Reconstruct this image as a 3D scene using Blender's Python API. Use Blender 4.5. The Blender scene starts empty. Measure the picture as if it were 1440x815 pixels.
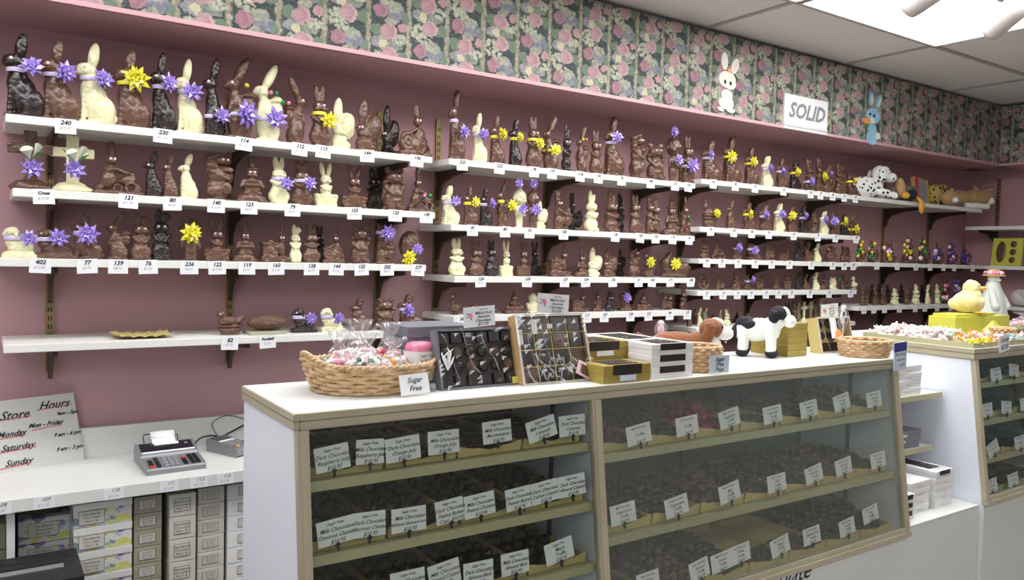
import bpy, math, random
from mathutils import Vector, Matrix, noise, Euler
random.seed(7)
PI = math.pi
SC = bpy.context.scene
COL = SC.collection
EYE = 1.5
FPX = 1106.25
# camera axes in the room: right, up, forward (X along the shelf wall, Y into it)
R0 = Vector((0.83048009, -0.55645529, 0.02569682))
U0 = Vector((0.00322918, 0.05093868, 0.99869656))
F0 = Vector((0.55703895, 0.82931463, -0.04410045))
CAM = Vector((0, 0, EYE))
def ray(u, v): return R0*((u-720)/FPX) - U0*((v-407.5)/FPX) + F0
def onZ(u, v, z): d = ray(u, v); return CAM + d*((z-EYE)/d.z)
def onY(u, v, y): d = ray(u, v); return CAM + d*(y/d.y)
def onX(u, v, x): d = ray(u, v); return CAM + d*(x/d.x)
def depth(P): return (Vector(P)-CAM).dot(F0)
def proj(P):
    q = Vector(P)-CAM; c = q.dot(F0)
    return 720+FPX*q.dot(R0)/c, 407.5-FPX*q.dot(U0)/c
cd = bpy.data.cameras.new('camera'); cam = bpy.data.objects.new('camera', cd); COL.objects.link(cam)
cd.sensor_width = 36; cd.lens = FPX/1440*36; cd.clip_start = .02; cd.clip_end = 100
m = Matrix.Identity(4)
for i in range(3): m[i][0] = R0[i]; m[i][1] = U0[i]; m[i][2] = -F0[i]; m[i][3] = CAM[i]
cam.matrix_world = m; SC.camera = cam
# ------------------------------------------------------------------ materials
def newmat(name):
    mt = bpy.data.materials.new(name); mt.use_nodes = True
    nt = mt.node_tree; b = nt.nodes['Principled BSDF']; return mt, nt, b
def mat(name, c, rough=.5, metal=0., bump=0., bscale=30., vary=0., vscale=6., coat=0., sheen=0., c2=None, emit=None, estr=0., trans=0., sub=0.):
    mt, nt, b = newmat(name)
    b.inputs['Base Color'].default_value = (*c, 1); b.inputs['Roughness'].default_value = rough
    b.inputs['Metallic'].default_value = metal; b.inputs['Coat Weight'].default_value = coat
    b.inputs['Sheen Weight'].default_value = sheen
    b.inputs['Transmission Weight'].default_value = trans
    if sub: b.inputs['Subsurface Weight'].default_value = sub; b.inputs['Subsurface Scale'].default_value = .01
    if emit: b.inputs['Emission Color'].default_value = (*emit, 1); b.inputs['Emission Strength'].default_value = estr
    if bump or vary:
        tc = nt.nodes.new('ShaderNodeTexCoord')
    if bump:
        n = nt.nodes.new('ShaderNodeTexNoise'); n.inputs['Scale'].default_value = bscale; n.inputs['Detail'].default_value = 3
        bp = nt.nodes.new('ShaderNodeBump'); bp.inputs['Strength'].default_value = bump; bp.inputs['Distance'].default_value = .1/ max(bscale, 1)*2
        nt.links.new(tc.outputs['Object'], n.inputs['Vector']); nt.links.new(n.outputs['Fac'], bp.inputs['Height']); nt.links.new(bp.outputs[0], b.inputs['Normal'])
    if vary:
        n2 = nt.nodes.new('ShaderNodeTexNoise'); n2.inputs['Scale'].default_value = vscale; n2.inputs['Detail'].default_value = 4
        mx = nt.nodes.new('ShaderNodeMix'); mx.data_type = 'RGBA'
        cc = c2 if c2 else tuple(x*(1-vary) for x in c)
        mx.inputs[6].default_value = (*c, 1); mx.inputs[7].default_value = (*cc, 1)
        rp = nt.nodes.new('ShaderNodeMapRange'); rp.inputs[1].default_value = .35; rp.inputs[2].default_value = .65
        nt.links.new(tc.outputs['Object'], n2.inputs['Vector']); nt.links.new(n2.outputs['Fac'], rp.inputs[0]); nt.links.new(rp.outputs[0], mx.inputs[0])
        nt.links.new(mx.outputs[2], b.inputs['Base Color'])
    return mt
def glassmat(name, tint=(1, 1, 1), f0=.04, f1=.9, rough=.02, haze=None, hz=0.):
    mt, nt, b = newmat(name); out = nt.nodes['Material Output']; nt.nodes.remove(b)
    tr = nt.nodes.new('ShaderNodeBsdfTransparent'); tr.inputs[0].default_value = (*tint, 1)
    gl = nt.nodes.new('ShaderNodeBsdfGlossy'); gl.inputs['Roughness'].default_value = rough
    lw = nt.nodes.new('ShaderNodeLayerWeight'); lw.inputs[0].default_value = .5
    pw = nt.nodes.new('ShaderNodeMath'); pw.operation = 'POWER'; pw.inputs[1].default_value = 4.5; nt.links.new(lw.outputs['Facing'], pw.inputs[0])
    mr = nt.nodes.new('ShaderNodeMapRange'); mr.inputs[3].default_value = f0; mr.inputs[4].default_value = f1
    nt.links.new(pw.outputs[0], mr.inputs[0])
    mx = nt.nodes.new('ShaderNodeMixShader'); nt.links.new(mr.outputs[0], mx.inputs[0]); nt.links.new(tr.outputs[0], mx.inputs[1]); nt.links.new(gl.outputs[0], mx.inputs[2])
    last = mx.outputs[0]
    if haze:
        df = nt.nodes.new('ShaderNodeBsdfDiffuse'); df.inputs[0].default_value = (*haze, 1)
        m2 = nt.nodes.new('ShaderNodeMixShader'); m2.inputs[0].default_value = hz
        nt.links.new(last, m2.inputs[1]); nt.links.new(df.outputs[0], m2.inputs[2]); last = m2.outputs[0]
    nt.links.new(last, out.inputs[0]); return mt
M = {}
M['milk'] = mat('milk_chocolate', (.140, .068, .041), .27, bump=.5, bscale=9, vary=.3, vscale=5, coat=.15, sub=.0)
M['dark'] = mat('dark_chocolate', (.022, .013, .012), .24, bump=.5, bscale=9, coat=.2)
M['white'] = mat('white_chocolate', (.78, .74, .46), .36, bump=.4, bscale=9, vary=.08, coat=.1, sub=.1)
M['purple'] = mat('purple_ribbon', (.23, .13, .58), .2, coat=.8, vary=.5, vscale=5, c2=(.50, .38, .82))
M['yellow'] = mat('yellow_ribbon', (.80, .68, .03), .25, coat=.6, vary=.3, vscale=4, c2=(.9, .82, .08))
M['lilac'] = mat('lilac_ribbon_band', (.62, .54, .78), .35, coat=.3)
M['eye'] = mat('candy_eye', (.85, .62, .62), .3)
M['pinkwall'] = mat('pink_wall_paint', (.49, .285, .305), .75, bump=.08, bscale=60, vary=.06, vscale=2)
M['pinktrim'] = mat('pink_trim_paint', (.60, .34, .36), .6)
M['cream_wall'] = mat('cream_wall_paint', (.38, .36, .33), .8)
M['white_shelf'] = mat('white_shelf_laminate', (.76, .755, .71), .45, vary=.04)
M['white_lam'] = mat('white_laminate', (.69, .70, .67), .35, vary=.03, vscale=2)
M['white_panel'] = mat('white_side_panel', (.80, .83, .90), .45, vary=.03, vscale=3)
M['gold'] = mat('champagne_trim', (.53, .47, .33), .38, metal=.2, vary=.15, vscale=3)
M['goldgreen'] = mat('champagne_shelf_lip', (.46, .44, .25), .45, metal=.1, vary=.12, vscale=5)
M['tray'] = mat('gold_cardboard', (.62, .50, .20), .5, vary=.15)
M['brass'] = mat('brass_standard', (.34, .26, .10), .4, metal=.5, vary=.4, vscale=25)
M['bracket'] = mat('bronze_bracket', (.075, .045, .028), .45, metal=.3, vary=.3, vscale=20)
M['black'] = mat('black_plastic', (.012, .012, .013), .4)
M['slot'] = mat('slot_black', (.006, .005, .004), .7)
M['paper'] = mat('white_card', (.78, .79, .80), .7)
M['ink'] = mat('black_ink', (.02, .02, .025), .7)
M['inkgrey'] = mat('grey_pencil', (.28, .28, .33), .7)
M['redink'] = mat('red_ink', (.62, .07, .12), .7)
M['boardpaper'] = mat('foam_board', (.60, .60, .56), .7)
M['bluepaper'] = mat('pale_blue_card', (.55, .60, .68), .7)
M['whitebox'] = mat('white_carton', (.78, .77, .76), .55, vary=.04)
M['creambox'] = mat('cream_carton', (.60, .59, .52), .55, vary=.06)
M['greenbox'] = mat('olive_carton', (.36, .35, .25), .6, vary=.1)
M['greybox'] = mat('grey_silver_carton', (.17, .18, .205), .45, vary=.08)
M['goldbox'] = mat('gold_carton', (.42, .31, .07), .4, metal=.25, vary=.15)
M['yellowbox'] = mat('lime_yellow_box', (.60, .58, .08), .4, vary=.12)
M['brownwood'] = mat('light_brown_box', (.50, .30, .13), .5, vary=.2)
M['wicker'] = mat('wicker', (.64, .45, .26), .5, vary=.35, vscale=40, c2=(.50, .31, .14), coat=.15)
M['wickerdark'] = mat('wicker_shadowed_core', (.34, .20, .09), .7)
M['greystone'] = mat('grey_plastic', (.25, .26, .27), .4)
M['silver'] = mat('silver_plastic', (.27, .28, .29), .35, metal=.4)
M['screen'] = mat('dark_window', (.008, .010, .016), .08, coat=.5)
M['red'] = mat('red_plastic', (.55, .03, .05), .4)
M['pink'] = mat('pink_candy', (.80, .22, .36), .35)
M['softpink'] = mat('soft_pink', (.85, .55, .58), .5)
M['green'] = mat('green_leaf', (.06, .22, .06), .45)
M['foilgreen'] = mat('green_foil', (.02, .30, .08), .25, metal=.5)
M['foilred'] = mat('red_foil', (.60, .04, .10), .25, metal=.4)
M['foilpink'] = mat('pink_foil', (.80, .25, .40), .25, metal=.4)
M['foilblue'] = mat('blue_foil', (.08, .07, .35), .25, metal=.5)
M['foilviolet'] = mat('violet_foil', (.30, .12, .50), .25, metal=.5)
M['foilgold'] = mat('gold_foil', (.75, .55, .05), .25, metal=.5)
M['orange'] = mat('orange_candy', (.85, .33, .10), .4)
M['blue'] = mat('pale_blue_candy', (.35, .60, .72), .4)
M['lily'] = mat('lily_white', (.80, .82, .70), .5)
M['plushwhite'] = mat('white_plush', (.80, .80, .74), .95, bump=.5, bscale=80, sheen=.4)
M['plushblack'] = mat('black_plush', (.010, .011, .016), .9, bump=.5, bscale=80, sheen=.03)
M['plushbrown'] = mat('brown_plush', (.25, .085, .03), .95, bump=.5, bscale=80, sheen=.4, vary=.25)
M['plushtan'] = mat('tan_plush', (.50, .30, .12), .95, bump=.5, bscale=80, sheen=.4, vary=.3)
M['plushyellow'] = mat('yellow_plush', (.82, .68, .30), .95, bump=.8, bscale=60, sheen=.5, vary=.15)
M['plusholive'] = mat('olive_plush', (.14, .12, .05), .95, bump=.5, bscale=80, sheen=.3, vary=.5)
M['plushorange'] = mat('orange_plush', (.75, .38, .04), .9, bump=.4, bscale=80)
M['beak'] = mat('orange_beak', (.80, .45, .05), .6)
M['gown'] = mat('white_gown_fabric', (.54, .56, .51), .9, bump=.3, bscale=40)
M['cello'] = glassmat('cellophane', (.97, .97, .98), .09, 1.0, .10, (.8, .8, .82), .10)
M['film'] = glassmat('clear_film', (.97, .97, .97), .05, .9, .05)
M['glass'] = glassmat('case_glass', (.93, .95, .93), .05, .95, .01)
M['glasshazy'] = glassmat('case_glass_reflection_haze', (.95, .965, .94), .05, .95, .02, (.72, .76, .68), .055)  # pale diffuse haze stands in for grey reflections on the pane
M['mirror'] = mat('dark_mirror_panel', (.045, .045, .045), .12, metal=.9)
M['greymirror'] = mat('grey_sliding_panel', (.30, .32, .28), .22, metal=.3)  # sliding doors, grey made paler to carry the pane's reflected haze
M['liner'] = mat('dark_tray_liner', (.02, .014, .012), .5)
M['piece'] = mat('glossy_chocolate_piece', (.022, .012, .009), .34, vary=.4, vscale=40, coat=.1)
M['truffle'] = mat('truffle_chocolate', (.055, .034, .030), .35, vary=.5, vscale=15, coat=.1)
M['truffle2'] = mat('milk_truffle_chocolate', (.13, .065, .045), .35, vary=.4, vscale=15)
M['redfoilpiece'] = mat('magenta_foil', (.35, .04, .08), .3, metal=.3)
M['skyblue'] = mat('blue_cutout_paint', (.33, .58, .78), .6, vary=.2, vscale=9)
M['cutwhite'] = mat('cream_cutout_paint', (.74, .74, .64), .6)
M['base_lam'] = mat('grey_white_base', (.74, .75, .70), .5, vary=.04, vscale=2)
M['floor'] = mat('floor_tile', (.16, .145, .125), .5, vary=.2)
M['track'] = mat('white_lamp_metal', (.60, .56, .54), .45)
M['gridbar'] = mat('ceiling_grid_bar', (.42, .39, .37), .6)
M['lightframe'] = mat('light_frame', (.55, .52, .50), .5)
M['diff'] = mat('light_diffuser', (.9, .9, .9), .5, emit=(.99, .985, 1.), estr=11.)
M['tinted'] = glassmat('added_dimming_glass', (.30, .33, .31), .04, .9, .02)

def dotted(name, base, ink, scale, thr):
    mt, nt, b = newmat(name)
    tc = nt.nodes.new('ShaderNodeTexCoord'); v = nt.nodes.new('ShaderNodeTexVoronoi'); v.inputs['Scale'].default_value = scale
    r = nt.nodes.new('ShaderNodeMath'); r.operation = 'LESS_THAN'; r.inputs[1].default_value = thr
    mx = nt.nodes.new('ShaderNodeMix'); mx.data_type = 'RGBA'; mx.inputs[6].default_value = (*base, 1); mx.inputs[7].default_value = (*ink, 1)
    nt.links.new(tc.outputs['Object'], v.inputs['Vector']); nt.links.new(v.outputs['Distance'], r.inputs[0]); nt.links.new(r.outputs[0], mx.inputs[0])
    nt.links.new(mx.outputs[2], b.inputs['Base Color']); b.inputs['Roughness'].default_value = .9; return mt
M['dalm'] = dotted('spotted_white_plush', (.80, .80, .78), (.012, .012, .012), 34, .30)
M['leopard'] = dotted('leopard_plush', (.50, .36, .10), (.02, .015, .01), 38, .38)
M['floral'] = None

# flower print on the carton fronts
def printed():
    mt, nt, b = newmat('floral_carton')
    tc = nt.nodes.new('ShaderNodeTexCoord')
    def layer(prev, sc, lo, col, seed):
        mp = nt.nodes.new('ShaderNodeMapping'); mp.inputs[1].default_value = (seed, seed*2, seed*3); mp.inputs[3].default_value = (1, 1, 2)
        n = nt.nodes.new('ShaderNodeTexNoise'); n.inputs['Scale'].default_value = sc
        g = nt.nodes.new('ShaderNodeMapRange'); g.inputs[1].default_value = lo; g.inputs[2].default_value = lo+.03
        mx = nt.nodes.new('ShaderNodeMix'); mx.data_type = 'RGBA'; mx.inputs[7].default_value = (*col, 1)
        nt.links.new(tc.outputs['Object'], mp.inputs[0]); nt.links.new(mp.outputs[0], n.inputs['Vector']); nt.links.new(n.outputs['Fac'], g.inputs[0]); nt.links.new(g.outputs[0], mx.inputs[0])
        if prev is None: mx.inputs[6].default_value = (.66, .66, .64, 1)
        else: nt.links.new(prev, mx.inputs[6])
        return mx.outputs[2]
    a = layer(None, 16, .55, (.62, .60, .16), 1); a = layer(a, 14, .57, (.25, .16, .50), 5); a = layer(a, 18, .58, (.20, .30, .26), 9)
    nt.links.new(a, b.inputs['Base Color']); b.inputs['Roughness'].default_value = .5; return mt
M['floral'] = printed()

def ceilmat():
    mt, nt, b = newmat('acoustic_ceiling'); tc = nt.nodes.new('ShaderNodeTexCoord')
    n = nt.nodes.new('ShaderNodeTexNoise'); n.inputs['Scale'].default_value = 160; n.inputs['Detail'].default_value = 2
    mx = nt.nodes.new('ShaderNodeMix'); mx.data_type = 'RGBA'; mx.inputs[6].default_value = (.74, .70, .69, 1); mx.inputs[7].default_value = (.86, .82, .81, 1)
    nt.links.new(tc.outputs['Object'], n.inputs['Vector']); nt.links.new(n.outputs['Fac'], mx.inputs[0]); nt.links.new(mx.outputs[2], b.inputs['Base Color'])
    b.inputs['Roughness'].default_value = .95; return mt
M['ceil'] = ceilmat()

def wallpaper(name, ax):
    mt, nt, b = newmat(name); L = nt.links.new
    W, P = .1765, .269
    def mth(op, a, c=None, clamp=False):
        n = nt.nodes.new('ShaderNodeMath'); n.operation = op; n.use_clamp = clamp
        for i, q in enumerate((a, c)):
            if q is None: continue
            if isinstance(q, (int, float)): n.inputs[i].default_value = q
            else: L(q, n.inputs[i])
        return n.outputs[0]
    tc = nt.nodes.new('ShaderNodeTexCoord')
    nz = nt.nodes.new('ShaderNodeTexNoise'); nz.inputs['Scale'].default_value = 38; nz.inputs['Detail'].default_value = 2
    L(tc.outputs['Object'], nz.inputs['Vector'])
    sp = nt.nodes.new('ShaderNodeSeparateXYZ'); L(tc.outputs['Object'], sp.inputs[0])
    sn = nt.nodes.new('ShaderNodeSeparateColor'); L(nz.outputs['Color'], sn.inputs[0])
    nf = nt.nodes.new('ShaderNodeTexNoise'); nf.inputs['Scale'].default_value = 150; L(tc.outputs['Object'], nf.inputs['Vector']); sf = nt.nodes.new('ShaderNodeSeparateColor'); L(nf.outputs['Color'], sf.inputs[0])
    hx = mth('ADD', mth('ADD', sp.outputs[ax], mth('MULTIPLY', mth('SUBTRACT', sn.outputs[0], .5), .030)), mth('MULTIPLY', mth('SUBTRACT', sf.outputs[0], .5), .016))
    hz = mth('ADD', mth('ADD', sp.outputs[2], mth('MULTIPLY', mth('SUBTRACT', sn.outputs[1], .5), .030)), mth('MULTIPLY', mth('SUBTRACT', sf.outputs[1], .5), .016))
    u = mth('DIVIDE', mth('ADD', hx, 40*W - 1.43), W); col = mth('FLOOR', u); a = mth('FRACT', u)
    half = mth('MULTIPLY', mth('MODULO', col, 2.), .5)
    bv = mth('FRACT', mth('ADD', mth('ADD', mth('DIVIDE', hz, P), half), .27))
    # ground: dark slate green with tiny dots
    vo = nt.nodes.new('ShaderNodeTexVoronoi'); vo.inputs['Scale'].default_value = 130; L(tc.outputs['Object'], vo.inputs['Vector'])
    dots = mth('LESS_THAN', vo.outputs['Distance'], .28)
    def mixc(f, A, B):
        mx = nt.nodes.new('ShaderNodeMix'); mx.data_type = 'RGBA'; L(f, mx.inputs[0])
        for i, q in ((6, A), (7, B)):
            if isinstance(q, tuple): mx.inputs[i].default_value = (*q, 1)
            else: L(q, mx.inputs[i])
        return mx.outputs[2]
    cur = mixc(dots, (.035, .048, .048), (.12, .145, .14))
    v2 = nt.nodes.new('ShaderNodeTexVoronoi'); v2.inputs['Scale'].default_value = 62; L(tc.outputs['Object'], v2.inputs['Vector'])
    pet = mth('SUBTRACT', 1.15, mth('MULTIPLY', v2.outputs['Distance'], 1.1), True)
    def blob(cur, ai, y, rx, ry, c1, c2, kind='rose'):
        bi = (450-y)/450.
        dx = mth('MULTIPLY', mth('SUBTRACT', mth('FRACT', mth('ADD', mth('SUBTRACT', a, ai), .5)), .5), 250./rx)
        dz = mth('MULTIPLY', mth('SUBTRACT', mth('FRACT', mth('ADD', mth('SUBTRACT', bv, bi), .5)), .5), 450./ry)
        d = mth('SQRT', mth('ADD', mth('MULTIPLY', dx, dx), mth('MULTIPLY', dz, dz)))
        msk = mth('MULTIPLY', mth('SUBTRACT', 1.10, d), 7., True)
        if kind == 'rose':
            f = mth('ADD', mth('MULTIPLY', mth('SINE', mth('ADD', mth('MULTIPLY', d, 7.), mth('MULTIPLY', dx, 3.))), .22), mth('ADD', mth('MULTIPLY', d, .45), .25), True)
        else:
            f = pet
            msk = mth('MULTIPLY', msk, mth('GREATER_THAN', pet, .38)) if kind == 'cluster' else msk
        cc = mixc(f, c1, c2)
        return mixc(msk, cur, cc)
    # ribbon garland between the columns
    g = mth('ABSOLUTE', mth('SUBTRACT', mth('FRACT', mth('ADD', a, .5)), .5))
    gm = mth('MULTIPLY', mth('SUBTRACT', .062, g), 60., True)
    LG, CR, PK, LV = (.10, .14, .10), (.40, .40, .30), (.5, .3, .3), (.23, .235, .275)
    cur = mixc(mth('MULTIPLY', mth('SUBTRACT', .10, g), mth('MULTIPLY', pet, 30.), True), cur, LG)
    cur = mixc(gm, cur, mixc(pet, (.17, .12, .09), (.38, .35, .26)))
    cur = blob(cur, .20, 158, 34, 24, (.10, .16, .09), (.15, .20, .145), 'leaf')
    cur = blob(cur, .22, 188, 34, 24, (.10, .16, .09), (.14, .19, .135), 'leaf')
    cur = blob(cur, .84, 322, 34, 24, (.10, .16, .09), (.15, .20, .145), 'leaf')
    cur = blob(cur, .86, 352, 30, 22, (.10, .16, .09), (.14, .19, .135), 'leaf')
    cur = blob(cur, .90, 70, 24, 40, (.09, .14, .10), (.16, .21, .16), 'leaf')
    cur = blob(cur, .33, 255, 60, 42, (.15, .14, .17), (.32, .31, .30), 'leaf')
    cur = blob(cur, .62, 262, 60, 30, (.10, .14, .10), (.26, .28, .24), 'leaf')
    cur = blob(cur, .66, 40, 52, 64, (.10, .11, .14), LV, 'leaf')
    cur = blob(cur, .63, 8, 46, 36, (.16, .18, .15), (.36, .36, .28), 'leaf')
    cur = blob(cur, .56, 108, 40, 28, (.16, .17, .13), (.36, .35, .27), 'leaf')
    cur = blob(cur, .78, 218, 44, 34, (.14, .17, .12), (.44, .45, .34), 'cluster')
    cur = blob(cur, .27, 372, 50, 62, (.14, .17, .12), (.46, .46, .35), 'cluster')
    cur = blob(cur, .42, 425, 40, 30, (.14, .17, .12), (.42, .42, .32), 'cluster')
    cur = blob(cur, .85, 135, 26, 30, (.33, .16, .18), (.48, .30, .31))
    cur = blob(cur, .30, 45, 42, 48, (.21, .09, .115), (.38, .215, .245))
    cur = blob(cur, .36, 262, 26, 28, (.40, .36, .22), (.54, .50, .34))
    cur = blob(cur, .50, 178, 54, 50, (.28, .135, .155), (.47, .315, .32))
    cur = blob(cur, .54, 334, 52, 52, (.30, .155, .175), (.49, .34, .34))
    L(cur, b.inputs['Base Color']); b.inputs['Roughness'].default_value = .75
    return mt
M['wpx'] = wallpaper('floral_wallpaper', 0); M['wpy'] = wallpaper('floral_wallpaper_side', 1)

# ------------------------------------------------------------------ mesh tools
class MB:
    def __init__(s): s.v = []; s.f = []; s.mi = []
    def add(s, vs, fs, mi=0):
        o = len(s.v); s.v += [tuple(p) for p in vs]; s.f += [tuple(i+o for i in f) for f in fs]; s.mi += [mi]*len(fs)
    def box(s, x0, x1, y0, y1, z0, z1, mi=0):
        s.add([(x0,y0,z0),(x1,y0,z0),(x1,y1,z0),(x0,y1,z0),(x0,y0,z1),(x1,y0,z1),(x1,y1,z1),(x0,y1,z1)],
              [(0,3,2,1),(4,5,6,7),(0,1,5,4),(1,2,6,5),(2,3,7,6),(3,0,4,7)], mi); return s
    def hexa(s, pts, mi=0):   # 8 corners bottom ring, top ring
        s.add(pts, [(0,3,2,1),(4,5,6,7),(0,1,5,4),(1,2,6,5),(2,3,7,6),(3,0,4,7)], mi); return s
    def obox(s, c, h, mtx, mi=0):
        c = Vector(c); pts = []
        for z in (-1, 1):
            for x, y in ((-1,-1),(1,-1),(1,1),(-1,1)): pts.append(c + mtx @ Vector((x*h[0], y*h[1], z*h[2])))
        return s.hexa(pts, mi)
    def prism(s, poly, y0, y1, mi=0):   # poly in XZ
        n = len(poly); vs = [(x, y0, z) for x, z in poly] + [(x, y1, z) for x, z in poly]
        fs = [tuple(range(n)), tuple(range(2*n-1, n-1, -1))] + [(i, i+n, (i+1) % n+n, (i+1) % n) for i in range(n)]
        s.add(vs, fs, mi); return s
    def tube(s, pts, r, seg=8, closed=False, mi=0):
        pts = [Vector(p) for p in pts]; n = len(pts); rs = r if isinstance(r, (list, tuple)) else [r]*n
        vs = []; up = Vector((0, 0, 1))
        for i, p in enumerate(pts):
            t = (pts[(i+1) % n if closed else min(i+1, n-1)] - pts[(i-1) % n if closed else max(i-1, 0)])
            t = t.normalized() if t.length > 1e-9 else Vector((0, 0, 1))
            a = t.cross(up);
            if a.length < 1e-3: a = t.cross(Vector((1, 0, 0)))
            a.normalize(); b2 = t.cross(a)
            for k in range(seg):
                an = 2*PI*k/seg; vs.append(p + (a*math.cos(an) + b2*math.sin(an))*rs[i])
        fs = []
        for i in range(n if closed else n-1):
            j = (i+1) % n
            for k in range(seg): k2 = (k+1) % seg; fs.append((i*seg+k, i*seg+k2, j*seg+k2, j*seg+k))
        if not closed: fs += [tuple(range(seg-1, -1, -1)), tuple(range((n-1)*seg, n*seg))]
        s.add(vs, fs, mi); return s
    def lathe(s, prof, seg=24, c=(0, 0, 0), sx=1, sy=1, mi=0, cap=True):
        vs = []; n = len(prof)
        for r, z in prof:
            for k in range(seg): a = 2*PI*k/seg; vs.append((c[0]+r*sx*math.cos(a), c[1]+r*sy*math.sin(a), c[2]+z))
        fs = []
        for i in range(n-1):
            for k in range(seg): k2 = (k+1) % seg; fs.append((i*seg+k, i*seg+k2, (i+1)*seg+k2, (i+1)*seg+k))
        if cap: fs += [tuple(range(seg-1, -1, -1)), tuple(range((n-1)*seg, n*seg))]
        s.add(vs, fs, mi); return s
    def ell(s, c, r, rot=None, seg=14, rings=9, mi=0):
        c = Vector(c); vs = []; rot = rot or Matrix.Identity(3)
        for i in range(1, rings):
            ph = PI*i/rings
            for k in range(seg):
                a = 2*PI*k/seg; vs.append(c + rot @ Vector((r[0]*math.sin(ph)*math.cos(a), r[1]*math.sin(ph)*math.sin(a), -r[2]*math.cos(ph))))
        b0 = len(vs); vs.append(c + rot @ Vector((0, 0, -r[2]))); vs.append(c + rot @ Vector((0, 0, r[2])))
        fs = []
        for i in range(rings-2):
            for k in range(seg): k2 = (k+1) % seg; fs.append((i*seg+k, i*seg+k2, (i+1)*seg+k2, (i+1)*seg+k))
        for k in range(seg):
            k2 = (k+1) % seg; fs.append((b0, k2, k)); fs.append((b0+1, (rings-2)*seg+k, (rings-2)*seg+k2))
        s.add(vs, fs, mi); return s
    def mesh(s, name, mats=(), smooth=False):
        me = bpy.data.meshes.new(name); me.from_pydata(s.v, [], s.f)
        for q in mats: me.materials.append(q)
        if len(mats) > 1: me.polygons.foreach_set('material_index', s.mi)
        if smooth: me.polygons.foreach_set('use_smooth', [True]*len(me.polygons))
        me.update(); return me
def mk(x):
    if x is None: return []
    if isinstance(x, (list, tuple)): return [M[q] if isinstance(q, str) else q for q in x]
    return [M[x] if isinstance(x, str) else x]
def obj(name, me, parent=None, loc=(0, 0, 0), rot=(0, 0, 0), scale=(1, 1, 1), kind=None, bevel=0, material=None):
    o = bpy.data.objects.new(name, me); COL.objects.link(o)
    o.location = loc; o.rotation_euler = rot; o.scale = scale
    if parent: o.parent = parent
    if kind: o['kind'] = kind
    if bevel:
        bm = o.modifiers.new('bevel', 'BEVEL'); bm.width = bevel; bm.segments = 2; bm.limit_method = 'ANGLE'
    if material is not None and me is not None:
        if not me.materials: me.materials.append(None)
        o.material_slots[0].link = 'OBJECT'; o.material_slots[0].material = M[material] if isinstance(material, str) else material
    return o
def build(name, mb, mats, parent=None, smooth=False, **k): return obj(name, mb.mesh(name, mk(mats), smooth), parent, **k)
def root(name, loc, rot=(0, 0, 0)):
    o = bpy.data.objects.new(name, None); COL.objects.link(o); o.location = loc; o.rotation_euler = rot; o.empty_display_size = .05; return o
LABELS = {}
def tag(o, label, cat, group=None):
    o['label'] = label; o['category'] = cat
    if group: o['group'] = group
    w = len(label.split())
    if w > 16 or w < 4: print('LABEL LENGTH', w, label)
    if label in LABELS and LABELS[label] != (group or o.name): print('DUP LABEL', label)
    LABELS[label] = group or o.name
    return o
def bake(mods_obj):
    dg = bpy.context.evaluated_depsgraph_get(); me = bpy.data.meshes.new_from_object(mods_obj.evaluated_get(dg)); return me
def sculpt(name, prims, vox=.016, smooth=5, mats=()):
    mb = MB()
    for p in prims:
        k = p[0]
        if k == 'e':
            rt = Matrix.Rotation(math.radians(p[7]) if len(p) > 7 else 0, 3, 'Y'); mb.ell(p[1:4], p[4:7], rt)
        elif k == 'c' and len(p) > 9:   # an ear: one long leaf
            a, b2 = Vector(p[1:4]), Vector(p[4:7]); d = b2-a; L = d.length/2+p[8]; q = d.to_track_quat('Z', 'Y').to_matrix(); rr = max(p[7], p[8])*1.30
            mb.ell((a+b2)/2, (rr, rr*.62, L), q if abs(q[1][1]) > .5 else q @ Matrix.Rotation(PI/2, 3, 'Z'), 12, 9)
            mb.ell(a.lerp(b2, .25), (rr*.8, rr*.6, L*.5), q, 10, 7)
        elif k == 'c':
            a, b2 = Vector(p[1:4]), Vector(p[4:7]); n = 7
            fl = p[9] if len(p) > 9 else 1.
            for i in range(n):
                t = i/(n-1); r = p[7]*(1-t)+p[8]*t; r2 = r*(1+.0*t); mb.ell(a.lerp(b2, t), (r2, r2*fl, r2), seg=10, rings=7)
        elif k == 'b':
            rt = Matrix.Rotation(math.radians(p[7]) if len(p) > 7 else 0, 3, 'Y'); mb.obox(p[1:4], p[4:7], rt)
        elif k == 't':    # ring (torus) cx,cy,cz,R,r  (axis Y)
            pts = [(p[1]+p[4]*math.cos(2*PI*i/24), p[2], p[3]+p[4]*p[6]*math.sin(2*PI*i/24)) for i in range(24)]; mb.tube(pts, p[5], 8, True)
        elif k == 'h':    # horizontal ring
            pts = [(p[1]+p[4]*math.cos(2*PI*i/24), p[2]+p[4]*p[6]*math.sin(2*PI*i/24), p[3]) for i in range(24)]; mb.tube(pts, p[5], 8, True)
    me = mb.mesh(name); o = bpy.data.objects.new('tmp_sculpt', me); COL.objects.link(o)
    rm = o.modifiers.new('r', 'REMESH'); rm.mode = 'VOXEL'; rm.voxel_size = vox; rm.use_smooth_shade = True
    if smooth: sm = o.modifiers.new('s', 'SMOOTH'); sm.iterations = smooth; sm.factor = .5
    out = bake(o); out.name = name; bpy.data.objects.remove(o); bpy.data.meshes.remove(me)
    out.materials.clear()
    for q in mk(list(mats)): out.materials.append(q)
    out.polygons.foreach_set('use_smooth', [True]*len(out.polygons)); return out
def Y2(l):   # mirror across y
    out = []
    for p in l:
        q = list(p); q[2] = -q[2]
        if q[0] == 'c': q[5] = -q[5]
        out += [p, tuple(q)]
    return out
def X2(l):
    out = []
    for p in l:
        q = list(p); q[1] = -q[1]
        if q[0] == 'c': q[4] = -q[4]
        if q[0] in 'eb' and len(q) > 7: q[7] = -q[7]
        out += [p, tuple(q)]
    return out
TEXTC = {}
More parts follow.
